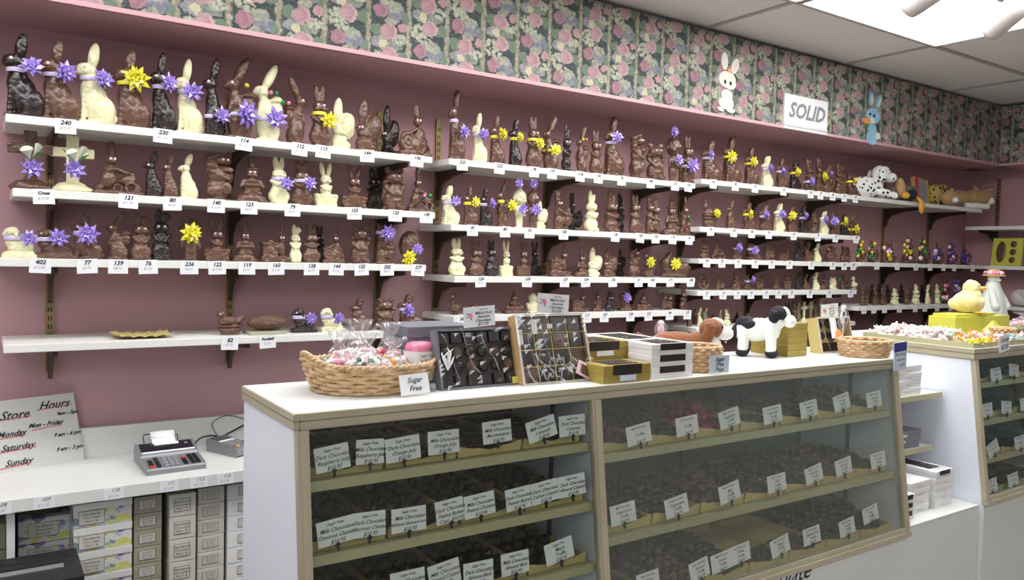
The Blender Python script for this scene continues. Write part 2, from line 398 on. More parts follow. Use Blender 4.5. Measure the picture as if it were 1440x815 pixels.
def text_mesh(s, size=.02, mt='ink', shear=.3, align='CENTER', bold=0., space=1., res=2):
    key = (s, size, mt, shear, align, bold, space)
    if key in TEXTC: return TEXTC[key]
    cu = bpy.data.curves.new('lettering', 'FONT'); cu.body = s; cu.size = size; cu.shear = shear; cu.align_x = align; cu.align_y = 'CENTER'
    cu.offset = bold; cu.space_line = space; cu.resolution_u = res
    o = bpy.data.objects.new('tmp_text', cu); COL.objects.link(o)
    me = bake(o); me.name = 'lettering'; bpy.data.objects.remove(o); bpy.data.curves.remove(cu)
    me.materials.clear(); me.materials.append(M[mt]); TEXTC[key] = me; return me
def lettering(s, parent, loc, rot=(PI/2, 0, 0), **k): return obj('lettering', text_mesh(s, **k), parent, loc, rot)
# ------------------------------------------------------------------ the room
YW, XR, YS, XS = 3.32, 6.72, 2.925, 6.36
ZC, ZS = 2.708, 2.266
XL, YF = -2.4, -3.2
def S(name, mb, mats, smooth=False, **k): return build(name, mb, mats, None, smooth, kind='structure', **k)
S('wall_back', MB().box(XL-.1, XR+.1, YW, YW+.1, 0, ZC), 'pinkwall')
S('wall_right', MB().box(XR, XR+.1, .6, YW, 0, ZC), 'pinkwall')
S('wall_right_front', MB().box(XR, XR+.1, YF, .6, 0, .45).box(XR, XR+.1, YF, .6, 2.3, ZC).box(XR, XR+.1, YF, -2.9, .45, 2.3).box(XR, XR+.1, .3, .6, .45, 2.3), 'cream_wall')
S('wall_left', MB().box(XL-.1, XL, YF, -2.3, 0, ZC).box(XL-.1, XL, 1.3, YW, 0, ZC).box(XL-.1, XL, -2.3, 1.3, 0, .7).box(XL-.1, XL, -2.3, 1.3, 2.25, ZC), 'cream_wall')
S('wall_front', MB().box(XL-.1, XR+.1, YF-.1, YF, 0, ZC), 'cream_wall')
w = MB()
for y in (-2.3, -1.12, .06, 1.25): w.box(XL-.08, XL-.02, y, y+.05, .7, 2.25)
w.box(XL-.08, XL-.02, -2.3, 1.3, .7, .75).box(XL-.08, XL-.02, -2.3, 1.3, 2.2, 2.25)
S('added_window_left', w, 'silver')  # unseen window, added so bluish daylight brightens the counter's left side
w = MB()
for y in (-2.9, -1.85, -.8, .25): w.box(XR+.02, XR+.09, y, y+.05, .45, 2.3)
w.box(XR+.02, XR+.09, -2.9, .3, .45, .5).box(XR+.02, XR+.09, -2.9, .3, 2.25, 2.3)
S('added_window_right', w, 'silver')  # unseen window, added to give the right case glass a bright reflection
S('added_window_tint', MB().box(XR+.05, XR+.054, -2.9, .3, .45, 2.3), 'tinted')  # dark tinted pane, added to dim the right window's reflection
S('floor', MB().box(XL-.1, XR+.1, YF-.1, YW+.1, -.1, 0), 'floor')
S('baseboard_left', MB().box(XL, XL+.015, YF, YW, 0, .1), 'cream_wall')
# dropped soffit above the shelves, papered
S('wall_soffit_back', MB().box(XL, XS, YS, YW, ZS+.016, ZC), 'wpx')
S('wall_soffit_right', MB().box(XS, XR, .6, YW, ZS+.016, ZC), 'wpy')
S('trim_1', MB().box(XL, XS+.01, YS-.006, YW, ZS, ZS+.016), 'pinktrim')
S('trim_2', MB().box(XS-.006, XR, .6, YS-.006, ZS, ZS+.016), 'pinktrim')
S('trim_3', MB().box(XL, XS, YS+.004, YW, ZS-.004, ZS), 'pinkwall')
# ceiling tiles with the bar grid; luminous panels take two rows
S('ceiling', MB().box(XL-.1, XR+.1, YF-.1, YW+.1, ZC+.02, ZC+.1), 'ceil')
GX = [3.17+1.22*i for i in range(-5, 4)]; GY = [2.395-.61*i for i in range(0, 10)]
g = MB()
for x in GX: g.box(x-.012, x+.012, YF, YS, ZC+.012, ZC+.0215)
for y in GY: g.box(XL, XS, y-.012, y+.012, ZC+.010, ZC+.0215)
S('trim_4', g, 'gridbar')
def panel(ix, iy):
    x0, x1 = GX[ix]+.012, GX[ix+1]-.012; y1, y0 = GY[iy]-.012, GY[iy+1]+.012
    wh = 'near the rear wall' if iy < 2 else 'over the shop floor'
    r = root('ceiling_light', ((x0+x1)/2, (y0+y1)/2, ZC+.02)); hx, hy = (x1-x0)/2, (y1-y0)/2
    m = MB(); m.box(-hx, hx, -hy, -hy+.012, -.016, .0); m.box(-hx, hx, hy-.012, hy, -.016, .0); m.box(-hx, -hx+.012, -hy+.012, hy-.012, -.016, .0); m.box(hx-.012, hx, -hy+.012, hy-.012, -.016, .0)
    build('light_frame', m, 'lightframe', r)
    build('diffuser', MB().box(-hx+.012, hx-.012, -hy+.012, hy-.012, -.010, -.001), 'diff', r); return r
names = {(4,0): 'large luminous ceiling panel nearest the SOLID sign, left of the lamp heads', (5,0): 'luminous ceiling panel right of the bar behind the right lamp head',
         (3,0): 'luminous ceiling panel cut off at the top edge, before the lamp heads'}
names[(5,0)] = 'luminous ceiling panel at far right beyond the right lamp head'
for (ix, iy) in ((3,0),(4,0),(5,0),(4,1),(5,1),(1,0),(2,0),(0,3),(1,5),(3,5),(5,5),(2,7),(4,7)):
    r = panel(ix, iy)
    L = names.get((ix, iy))
    if L: tag(r, L, 'ceiling light', 'recessed ceiling light panels')
    elif iy == 0: tag(r, 'luminous ceiling panel in the rear row, %s of the photographed end' % ('left' if ix < 3 else 'right'), 'ceiling light', 'outer rear panels '+('left' if ix < 3 else 'right'))
    elif iy == 1: tag(r, 'second row luminous ceiling panel above the %s lamp head' % ('left' if ix == 4 else 'right'), 'ceiling light', 'recessed ceiling light panels')
    else: tag(r, 'unseen luminous ceiling panel added over the shop floor for light', 'ceiling light', 'added panels over the shop floor')  # unseen panels, added to throw more light onto the case fronts
# track lamp heads
def lamp(u0, v0, u1, v1, lab, rr):
    a = onZ(u0, v0, 2.56); b2 = onZ(u1, v1, 2.62); r = root('track_lamp', (b2.x, b2.y, ZC)); o = Vector(r.location)
    d = (a-b2).normalized(); n = 14
    build('lamp_head', MB().tube([a-o, a-o-d*.02, a-o-d*.10, b2-o, b2-o-d*.035, b2-o-d*.05], [rr*.97, rr, rr, rr*1.02, rr*.8, rr*.35], 24), 'track', r, True)
    build('lamp_reflector', MB().tube([a-o+d*.001, a-o+d*.003], [rr*.8, rr*.8], 20), 'paper', r)
    build('lamp_arm', MB().tube([b2-o-d*.03, b2-o-d*.03+Vector((0, 0, .05)), Vector((0, 0, -.02))], .011, 10), 'track', r, True)
    build('track_adapter', MB().box(-.07, .07, -.02, .02, -.035, 0.02), 'track', r); tag(r, lab, 'spotlight', 'spotlight heads under the ceiling')
lamp(1278, 8, 1345, -38, 'white cylindrical spotlight head at the top edge, left of the two', .055)
lamp(1392, 42, 1432, 8, 'white cylindrical spotlight head tilted down at the upper right corner', .055)

# ------------------------------------------------------------------ wall standards, shelves
SHX = .20
def standard(x, z0, z1, lab, wall='back', y=None):
    mb = MB()
    if wall == 'back':
        mb.box(-.0125, .0125, -.012, 0, z0, z1)
        z = z0+.03
        while z < z1-.03:
            mb.box(-.0065, -.0025, -.0125, -.011, z, z+.016, 1); mb.box(.0025, .0065, -.0125, -.011, z, z+.016, 1); z += .032
        o = build('shelf_standard', mb, ('brass', 'slot'), loc=(x, YW, 0))
    else:
        mb.box(-.012, 0, -.0125, .0125, z0, z1)
        z = z0+.03
        while z < z1-.03: mb.box(-.0125, -.011, -.004, .004, z, z+.016, 1); z += .032
        o = build('shelf_standard', mb, ('brass', 'slot'), loc=(XR, y, 0))
    tag(o, lab, 'shelf standard', 'slotted brass shelf standards')
for x, a, b2, lab in ((.198, 1.03, 2.10, 'slotted brass shelf standard nearest the left edge, left bay'), (.833, 1.03, 2.12, 'slotted brass shelf standard in the middle of the left bay'),
    (1.484, 1.05, 2.13, 'slotted brass shelf standard at the right end of left bay'), (1.783, 1.05, 2.13, 'slotted brass shelf standard at the left end of second bay'),
    (2.42, 1.05, 2.12, 'slotted brass shelf standard in the middle of second bay'), (3.03, 1.05, 2.12, 'slotted brass shelf standard at right end of second bay'),
    (3.40, .95, 2.12, 'slotted brass shelf standard at left end of third bay'), (4.02, .95, 2.12, 'slotted brass shelf standard in middle of third bay'),
    (4.60, .95, 2.12, 'slotted brass shelf standard at right end of third bay'), (5.511, .98, 2.12, 'slotted brass shelf standard behind the dalmatian, right bay'),
    (6.126, .98, 2.13, 'slotted brass shelf standard behind the corgi, right bay')):
    standard(x, a, b2, lab)
standard(0, 1.0, 2.21, 'slotted brass shelf standard on the right wall', 'right', 3.08)
def shelf(x0, x1, zb, lab, brs, name='shelf_board', y0=3.0, y1=3.306):
    r = root(name, (x0, y0, zb)); L = x1-x0
    build('board', MB().box(0, L, 0, y1-y0, 0, .027), 'white_shelf', r, bevel=.002)
    for bx in brs:
        d = y1-y0; x = bx-x0
        # thin pressed-steel bracket: deep at the wall, tapering to the front
        v = [(x-.006, .03, -.001), (x+.006, .03, -.001), (x+.006, .03, -.024), (x-.006, .03, -.024)]
        mb = MB()
        prof = [(.035, -.001), (.035, -.020), (.16, -.030), (d-.055, -.055), (d-.03, -.085), (d-.015, -.13), (d, -.135), (d, -.001)]
        n = len(prof); vs = [(x-.007, a, b3) for a, b3 in prof]+[(x+.007, a, b3) for a, b3 in prof]
        mb.add(vs, [tuple(range(n)), tuple(range(2*n-1, n-1, -1))]+[(i, i+n, (i+1) % n+n, (i+1) % n) for i in range(n)])
        build('bracket', mb, 'bracket', r)
    tag(r, lab, 'shelf', 'white wall shelves'); return r
B1, B2, B3, B4 = (.198, .833, 1.484), (1.783, 2.42, 3.03), (3.40, 4.02, 4.60), (5.511, 6.126)
SH = {}   # id: (x0, x1, top z, words)
def sh(i, x0, x1, zb, words, brs, lab): SH[i] = (x0, x1, zb+.027, words); shelf(x0, x1, zb, lab, brs)
sh('A1', .057, 1.59, 1.882, 'top shelf, left bay', B1, 'white shelf, topmost of left bay, carrying large rabbits with bows')
sh('A2', .076, 1.608, 1.6475, 'second shelf, left bay', B1, 'white shelf, second down in left bay, with two crosses at its left')
sh('A3', .02, 1.57, 1.422, 'third shelf, left bay', B1, 'white shelf, third down in left bay, white lamb at its left end')
sh('A4', .05, 1.57, 1.142, 'lowest shelf, left bay', B1, 'white shelf, lowest in left bay, nearly empty, with a hen')
sh('B1', 1.669, 3.19, 1.884, 'top shelf, second bay', B2, 'white shelf, topmost of second bay, tall rabbit at its left end')
sh('B2', 1.687, 3.20, 1.601, 'second shelf, second bay', B2, 'white shelf, second down in second bay, under the row of tall rabbits')
sh('B3', 1.71, 3.215, 1.374, 'third shelf, second bay', B2, 'white shelf, third down in second bay, white standing rabbit at left end')
sh('B4', 1.71, 3.195, 1.198, 'lowest shelf, second bay', B2, 'white shelf, lowest in second bay, behind the boxed chocolates')
sh('C1', 3.237, 6.30, 1.914, 'top shelf, third bay', B3+B4, 'long white top shelf running from third bay to the plush corgi')
sh('C2', 3.237, 4.73, 1.6545, 'second shelf, third bay', B3, 'white shelf, second down in third bay, many bowed rabbits')
sh('C3', 3.237, 4.725, 1.481, 'third shelf, third bay', B3, 'white shelf, third down in third bay, over the oval chick ring')
sh('C4', 3.237, 4.72, 1.304, 'fourth shelf, third bay', B3, 'white shelf, fourth down in third bay, above the cow plush')
sh('C5', 3.237, 4.72, 1.10, 'lowest shelf, third bay', B3, 'white shelf, lowest in third bay, mostly hidden behind plush toys')
sh('D1', 4.75, 6.38, 1.487, 'foil basket shelf, right bay', B4, 'white shelf in right bay carrying small foil-trimmed baskets')
sh('D2', 4.745, 6.30, 1.195, 'lowest shelf, right bay', B4, 'white shelf, lowest in right bay, crowded with tiny rabbits')
def rshelf(zt, y0, y1, lab):
    r = root('shelf_board', (6.40, y0, zt-.027)); build('board', MB().box(0, XR-6.40-.013, 0, y1-y0, 0, .027), 'white_shelf', r, bevel=.002)
    mb = MB(); x1 = XR-6.40-.013; prof = [(.04, -.001), (.04, -.02), (.18, -.03), (x1-.03, -.09), (x1, -.13), (x1, -.001)]; mb.prism(prof, 3.08-y0-.007, 3.08-y0+.007)
    build('bracket', mb, 'bracket', r); tag(r, lab, 'shelf', 'white wall shelves')
rshelf(1.816, .8, 3.17, 'white upper shelf on the right wall, empty')
rshelf(1.514, .8, 3.29, 'white shelf on the right wall carrying the yellow chocolate box')
rshelf(1.21, .8, 3.0, 'white lower shelf on the right wall behind the gowned figure')
# ------------------------------------------------------------------ moulded chocolate figures (unit height, facing left or front)
V = .0145
T = {}
EYES = {}
NECK = {}
def tpl(k, prims, w, eyes, neck, vox=V): T[k] = (sculpt('moulded_'+k, prims, vox, 3), w); EYES[k] = eyes; NECK[k] = neck
tpl('sit', [('e', .0, 0, .27, .17, .13, .25, -8), ('e', -.06, 0, .42, .125, .11, .20, 6), ('e', -.10, 0, .66, .13, .085, .085, 8), ('e', -.17, 0, .635, .065, .06, .052), ('e', .02, 0, .03, .23, .13, .035), ('e', .235, 0, .10, .045, .05, .05), ('e', -.07, 0, .56, .085, .08, .06)]
    + Y2([('e', .10, .06, .18, .15, .09, .175), ('c', -.12, .05, .40, -.15, .05, .04, .045, .04), ('e', -.15, .05, .03, .07, .04, .03), ('c', -.04, .035, .72, .0, .04, .94, .042, .055, .6), ('e', .05, .08, .035, .11, .05, .03)]),
    .50, [(-.125, -.082, .685)], (-.075, .555, .095, .09))
tpl('slim', [('e', .0, 0, .24, .13, .11, .23), ('e', -.03, 0, .42, .09, .085, .19), ('e', -.06, 0, .66, .095, .075, .075), ('e', -.125, 0, .64, .045, .045, .04), ('e', .0, 0, .025, .16, .11, .03), ('e', .125, 0, .10, .04, .04, .04), ('e', -.04, 0, .57, .06, .06, .06)]
    + Y2([('e', .05, .05, .16, .10, .07, .15), ('c', -.08, .04, .42, -.09, .045, .04, .035, .035), ('c', -.02, .03, .72, .03, .035, .95, .035, .042, .6)]),
    .32, [(-.085, -.073, .68)], (-.04, .565, .066, .066))
tpl('front', [('e', 0, 0, .22, .15, .12, .21), ('e', 0, .0, .42, .115, .095, .15), ('e', 0, -.01, .63, .12, .10, .10), ('e', 0, 0, .025, .17, .12, .03), ('e', 0, -.10, .60, .035, .03, .025)]
    + X2([('e', .055, -.06, .595, .065, .05, .05), ('c', .035, .01, .70, .06, .02, .95, .035, .042, .6), ('c', .12, -.02, .47, .03, -.10, .40, .04, .035), ('e', .075, -.08, .045, .06, .09, .04), ('e', .1, -.03, .17, .08, .1, .12)]),
    .36, [(-.05, -.098, .655), (.05, -.098, .655)], (0, .53, .10, .09))
tpl('oneear', [('e', 0, 0, .22, .145, .12, .21), ('e', 0, .0, .43, .11, .09, .14), ('e', 0, -.01, .62, .13, .10, .10), ('e', 0, 0, .025, .16, .12, .03), ('c', -.05, 0, .70, -.04, 0, .95, .045, .035, .6), ('c', .03, 0, .70, .06, 0, .88, .045, .045, .6), ('c', .06, 0, .88, .14, -.01, .80, .042, .02, .6)]
    + X2([('e', .06, -.06, .585, .065, .05, .05), ('c', .12, -.02, .48, .05, -.10, .37, .045, .04), ('e', .075, -.08, .045, .07, .09, .045), ('e', .09, -.03, .16, .08, .1, .13)]),
    .36, [(-.05, -.10, .645), (.05, -.10, .645)], (0, .53, .10, .09))
tpl('hat', [('e', 0, 0, .10, .26, .15, .10), ('b', 0, 0, .03, .26, .13, .03), ('e', 0, 0, .30, .15, .11, .16), ('e', 0, -.005, .60, .10, .09, .10), ('h', 0, 0, .70, .10, .022, .85), ('e', 0, 0, .77, .07, .06, .08), ('c', 0, .01, .82, .0, .02, .95, .04, .035, .6), ('e', 0, -.11, .36, .15, .04, .035), ('e', 0, -.02, .45, .11, .09, .06)]
    + X2([('c', .13, -.02, .45, .17, -.05, .34, .045, .045), ('e', .045, -.06, .565, .05, .04, .04), ('e', .1, -.09, .2, .06, .06, .05)]),
    .50, [(-.04, -.088, .63), (.04, -.088, .63)], (0, .51, .08, .08))
tpl('nest', [('e', 0, 0, .16, .27, .16, .14), ('b', 0, 0, .05, .22, .12, .05), ('h', 0, 0, .26, .24, .025, .6), ('e', 0, -.01, .36, .12, .10, .16), ('e', 0, -.01, .60, .12, .10, .10), ('e', 0, -.12, .22, .15, .04, .09), ('e', 0, -.1, .575, .03, .03, .025)]
    + X2([('e', .05, -.06, .57, .06, .05, .045), ('c', .05, .01, .68, .10, .02, .94, .032, .045, .6), ('c', .10, -.04, .45, .04, -.11, .38, .038, .035), ('e', .20, -.02, .24, .07, .10, .06)]),
    .54, [(-.05, -.098, .625), (.05, -.098, .625)], (0, .51, .09, .08))
tpl('pack', [('e', -.02, 0, .22, .14, .11, .22), ('e', -.04, 0, .42, .10, .09, .15), ('e', -.09, 0, .63, .10, .08, .075, 10), ('e', -.155, 0, .615, .05, .045, .04), ('e', 0, 0, .02, .19, .11, .025), ('e', .12, 0, .42, .085, .09, .13), ('h', .12, 0, .53, .085, .022, 1.), ('e', .12, 0, .56, .07, .07, .035), ('c', -.06, 0, .54, -.05, 0, .60, .06, .05)]
    + Y2([('e', .05, .05, .15, .11, .07, .14), ('c', -.1, .06, .44, -.14, .07, .32, .035, .03), ('c', -.04, .03, .69, .09, .035, .94, .034, .048, .6), ('e', -.08, .06, .03, .1, .05, .03)]),
    .42, [(-.11, -.078, .655)], (-.055, .53, .075, .075))
tpl('eggback', [('e', -.04, 0, .16, .14, .12, .15), ('e', -.05, 0, .33, .11, .10, .12), ('e', -.08, 0, .42, .10, .09, .08), ('c', -.08, 0, .50, -.05, 0, .93, .065, .04, .6), ('e', .09, .01, .46, .14, .13, .25, 14), ('e', -.03, 0, .02, .17, .12, .03), ('e', .05, 0, .10, .12, .10, .09), ('e', -.15, -.02, .40, .04, .05, .035), ('t', .09, 0, .46, .14, .015, 1.7)]
    + Y2([('c', -.10, .06, .32, .02, .12, .30, .035, .03), ('e', -.12, .06, .04, .09, .05, .04)]),
    .42, [(-.11, -.08, .445), (-.14, -.055, .44)], (-.04, .31, .1, .1))
tpl('cart', [('b', 0, 0, .035, .36, .15, .035), ('e', -.15, 0, .27, .13, .10, .17, 20), ('e', -.12, 0, .44, .10, .09, .09), ('e', -.10, -.01, .62, .09, .085, .085), ('c', -.09, 0, .70, -.10, 0, .95, .05, .035, .6), ('c', -.06, -.08, .47, .14, -.09, .40, .035, .03), ('c', -.06, .08, .47, .14, .09, .40, .035, .03), ('e', .14, 0, .28, .14, .11, .10, -15), ('t', .18, -.09, .15, .08, .022, 1.), ('t', -.02, -.1, .13, .06, .018, 1.), ('e', .28, -.02, .14, .07, .09, .09), ('e', -.28, 0, .12, .07, .09, .07), ('c', -.27, 0, .28, -.12, -.02, .20, .02, .03), ('e', .2, -.03, .38, .05, .05, .05)],
    .72, [(-.12, -.09, .65), (-.06, -.09, .65)], (-.11, .54, .075, .07))
tpl('cross', [('e', 0, 0, .05, .26, .17, .09), ('e', -.06, -.02, .10, .15, .13, .08), ('e', .05, .0, .12, .12, .12, .07), ('b', 0, 0, .55, .075, .05, .45), ('b', 0, 0, .70, .26, .05, .085)], .54, [], (0, .3, .07, .05))
tpl('lamb', [('b', .0, 0, .06, .36, .20, .06), ('e', .02, 0, .30, .28, .18, .22), ('e', -.16, 0, .48, .15, .14, .20), ('e', -.17, 0, .78, .17, .14, .16), ('e', -.28, 0, .72, .09, .09, .08), ('e', -.02, 0, .14, .34, .19, .10), ('e', -.14, 0, .9, .1, .09, .06)]
    + Y2([('e', -.08, .15, .73, .05, .03, .11, -15), ('e', .18, .10, .16, .14, .10, .12), ('e', -.22, .1, .13, .13, .06, .05)]),
    .74, [(-.24, -.13, .80)], (-.16, .62, .15, .14))
tpl('hen', [('h', 0, 0, .34, .33, .035, .6), ('e', 0, 0, .20, .31, .19, .19), ('b', 0, 0, .05, .22, .14, .05), ('e', -.03, 0, .50, .30, .17, .22), ('e', -.22, 0, .76, .12, .10, .14), ('e', -.2, 0, .92, .06, .03, .06), ('c', .18, 0, .50, .36, 0, .68, .13, .06), ('e', -.34, 0, .75, .05, .03, .035), ('e', .05, -.14, .5, .18, .06, .12, 20)], .80, [(-.26, -.095, .79)], (-.2, .6, .12, .12))
tpl('ball', [('e', 0, 0, .5, 1.15, .5, .5)], 2.3, [], (0, .5, .5, .5), .04)
tpl('duck', [('e', .02, 0, .32, .25, .17, .20, -12), ('e', -.07, 0, .52, .12, .11, .16), ('e', -.08, 0, .80, .14, .12, .14), ('e', -.22, 0, .76, .09, .07, .035), ('e', .25, 0, .42, .09, .07, .06, -30), ('e', 0, 0, .04, .22, .16, .045), ('e', .05, -.14, .34, .15, .05, .1, -12), ('c', 0, .03, .05, 0, .03, .2, .06, .06), ('h', -.08, 0, .92, .09, .02, 1), ('e', -.06, 0, .94, .08, .08, .05)], .60, [(-.14, -.105, .83)], (-.075, .63, .11, .1))
tpl('baby', [('e', 0, -.01, .76, .185, .17, .20), ('e', 0, 0, .42, .12, .10, .17), ('e', 0, 0, .26, .11, .09, .12), ('e', 0, 0, .02, .13, .1, .025), ('e', 0, -.165, .73, .03, .03, .025), ('e', 0, -.02, .95, .05, .05, .045)]
    + X2([('c', .055, 0, .24, .05, -.01, .04, .06, .045), ('c', .11, -.02, .50, .14, -.05, .33, .04, .035), ('e', .075, -.12, .68, .06, .05, .05), ('e', .18, 0, .74, .03, .03, .045)]),
    .40, [(-.06, -.168, .77), (.06, -.168, .77)], (0, .54, .09, .08))
tpl('ring', [('t', 0, 0, .5, .33, .09, 1.22), ('e', 0, -.02, .34, .14, .12, .14), ('e', -.02, -.03, .56, .11, .10, .11), ('e', 0, 0, .05, .2, .12, .05)], .80, [(-.06, -.12, .58)], (0, .45, .1, .1))
tpl('couple', [('e', 0, 0, .03, .26, .14, .035)] + [q for dx, h in ((-.10, 0), (.11, -.04)) for q in
    [('e', dx, 0, .22, .12, .11, .2), ('e', dx, 0, .42+h, .10, .09, .14), ('e', dx, -.02, .63+h, .105, .09, .095), ('c', dx-.03, 0, .70+h, dx-.05, .01, .92+h, .032, .038, .6), ('c', dx+.03, 0, .70+h, dx+.05, .01, .90+h, .032, .038, .6), ('e', dx, -.10, .13, .07, .06, .05), ('c', dx-.08, -.04, .45+h, dx+.06, -.11, .40+h, .035, .035), ('e', dx, -.1, .6+h, .05, .04, .03)]],
    .50, [(-.13, -.105, .66), (-.07, -.105, .66), (.08, -.105, .62), (.14, -.105, .62)], (0, .5, .1, .1))
tpl('stack', [('e', 0, 0, .17, .185, .15, .16), ('e', 0, 0, .37, .165, .13, .10), ('e', 0, -.01, .58, .15, .12, .115), ('c', -.04, 0, .68, -.045, 0, .95, .05, .035, .6), ('c', .03, 0, .68, .075, 0, .86, .045, .04, .6), ('e', 0, -.11, .56, .09, .05, .045), ('c', -.13, -.05, .42, .0, -.13, .36, .05, .04), ('c', .13, -.05, .42, .03, -.13, .36, .05, .04), ('e', -.08, -.1, .05, .08, .08, .05), ('e', .08, -.1, .05, .08, .08, .05)],
    .40, [(-.055, -.115, .62), (.055, -.115, .62)], (0, .47, .12, .1))
tpl('bear', [('e', 0, 0, .24, .22, .15, .24), ('e', 0, -.01, .70, .185, .14, .16), ('e', 0, -.13, .66, .08, .06, .055), ('e', 0, -.12, .38, .12, .06, .11), ('e', 0, 0, .02, .22, .13, .025), ('e', 0, -.02, .48, .17, .12, .10)]
    + X2([('e', .14, 0, .87, .075, .04, .075), ('c', .19, -.02, .52, .08, -.13, .36, .055, .05), ('e', .11, -.09, .08, .09, .12, .075), ('e', .20, -.02, .60, .06, .06, .06)]),
    .50, [(-.065, -.135, .745), (.065, -.135, .745)], (0, .55, .14, .12))
tpl('chick', [('e', 0, 0, .30, .27, .22, .26), ('e', 0, -.01, .72, .22, .20, .22), ('e', 0, 0, .06, .26, .2, .07), ('e', 0, -.21, .70, .05, .07, .035), ('e', .02, 0, .94, .05, .05, .05), ('e', 0, 0, .5, .2, .17, .15)] + X2([('e', .25, -.02, .36, .06, .12, .15, 12), ('e', .1, -.14, .05, .09, .1, .05)]),
    .60, [(-.08, -.19, .77), (.08, -.19, .77)], (0, .53, .19, .18))
tpl('heap', [('b', 0, 0, .06, .40, .18, .06), ('e', 0, 0, .20, .33, .17, .14), ('e', 0, 0, .42, .19, .13, .17), ('e', -.02, -.02, .66, .12, .10, .12), ('c', -.02, 0, .76, .0, 0, .95, .045, .03, .6), ('e', -.26, -.04, .24, .10, .10, .13), ('e', .26, -.04, .24, .11, .10, .14), ('e', -.13, -.14, .24, .08, .06, .08), ('e', .10, -.14, .22, .09, .06, .09), ('e', .12, -.1, .42, .07, .06, .08), ('e', -.14, -.09, .44, .07, .06, .07), ('c', -.1, -.08, .52, .12, -.12, .46, .03, .03)],
    .80, [(-.06, -.115, .69), (.02, -.115, .69)], (0, .55, .1, .1))
tpl('truck', [('b', 0, 0, .09, .42, .16, .06), ('b', -.16, 0, .30, .22, .14, .17), ('e', .18, 0, .34, .13, .11, .20), ('e', .20, -.01, .62, .11, .09, .10), ('c', .20, 0, .70, .22, .01, .95, .05, .04, .6), ('e', .03, -.1, .40, .12, .06, .05), ('t', -.25, -.15, .09, .08, .03, 1.), ('t', .22, -.15, .09, .08, .03, 1.), ('t', -.25, .15, .09, .08, .03, 1.), ('t', .22, .15, .09, .08, .03, 1.), ('b', -.16, 0, .49, .25, .155, .025), ('e', -.16, -.14, .32, .12, .03, .08), ('e', -.12, 0, .54, .09, .08, .06)],
    .86, [(.16, -.095, .65), (.24, -.095, .65)], (.2, .52, .09, .08))
tpl('block', [('e', 0, 0, .03, .20, .14, .04), ('e', -.02, 0, .24, .16, .13, .22), ('e', .02, 0, .50, .17, .13, .20), ('e', -.06, 0, .84, .12, .10, .10), ('e', .06, -.04, .80, .10, .09, .10), ('e', -.10, -.03, .68, .09, .1, .10), ('c', .09, 0, .82, .13, 0, .97, .04, .03, .6), ('c', -.13, -.06, .60, .10, -.13, .44, .045, .04), ('e', -.10, -.1, .2, .07, .06, .1), ('e', .08, -.12, .26, .08, .05, .12), ('e', .10, -.1, .62, .08, .06, .07), ('e', -.02, -.09, .9, .06, .05, .05)],
    .42, [(.04, -.125, .82), (.10, -.12, .82)], (0, .4, .15, .12))
tpl('eggstand', [('e', 0, 0, .56, .30, .25, .44), ('e', 0, 0, .08, .24, .18, .08), ('e', 0, 0, .2, .18, .16, .14)], .60, [], (0, .3, .25, .2))
tpl('scroll', [('b', 0, 0, .05, .38, .15, .05), ('e', -.02, 0, .22, .35, .16, .20), ('t', -.20, -.10, .28, .14, .05, 1.), ('t', -.20, -.12, .28, .06, .035, 1.), ('t', .10, -.13, .18, .10, .035, .9), ('e', .12, 0, .40, .15, .11, .18), ('e', .08, -.01, .66, .09, .08, .09), ('c', .06, 0, .74, .05, 0, .95, .055, .04, .6), ('c', .02, -.08, .52, -.16, -.12, .44, .035, .03), ('e', .30, 0, .18, .10, .10, .10), ('c', .2, -.1, .46, .3, -.12, .2, .03, .03)],
    .78, [(.04, -.09, .69), (.11, -.09, .69)], (.08, .56, .09, .08))
tpl('basket', [('e', -.09, 0, .20, .13, .11, .2), ('e', -.10, 0, .42, .10, .09, .14), ('e', -.10, -.02, .62, .10, .09, .09), ('c', -.13, .01, .69, -.15, .02, .93, .032, .04, .6), ('c', -.08, .01, .69, -.06, .02, .95, .032, .04, .6), ('e', .12, -.02, .26, .14, .12, .16), ('h', .12, -.02, .38, .13, .028, .85), ('e', .12, -.02, .42, .11, .1, .08), ('e', 0, 0, .03, .25, .14, .04), ('c', -.12, -.08, .48, .08, -.12, .38, .035, .03), ('e', .08, -.1, .47, .04, .04, .05), ('e', .16, -.05, .5, .045, .045, .055)],
    .52, [(-.135, -.105, .65), (-.075, -.105, .65)], (-.1, .53, .08, .08))
tpl('lying', [('e', 0, 0, .30, .62, .26, .28), ('e', -.5, 0, .55, .22, .2, .22), ('c', -.45, .08, .72, -.25, .1, .92, .07, .05, .6), ('c', -.45, -.08, .72, -.25, -.1, .92, .07, .05, .6), ('e', .45, 0, .34, .25, .22, .25), ('e', .72, 0, .36, .1, .1, .1), ('e', 0, 0, .08, .66, .26, .08), ('e', -.6, -.12, .1, .18, .08, .08)], 1.4, [(-.58, -.17, .62)], (-.4, .4, .2, .2), .03)
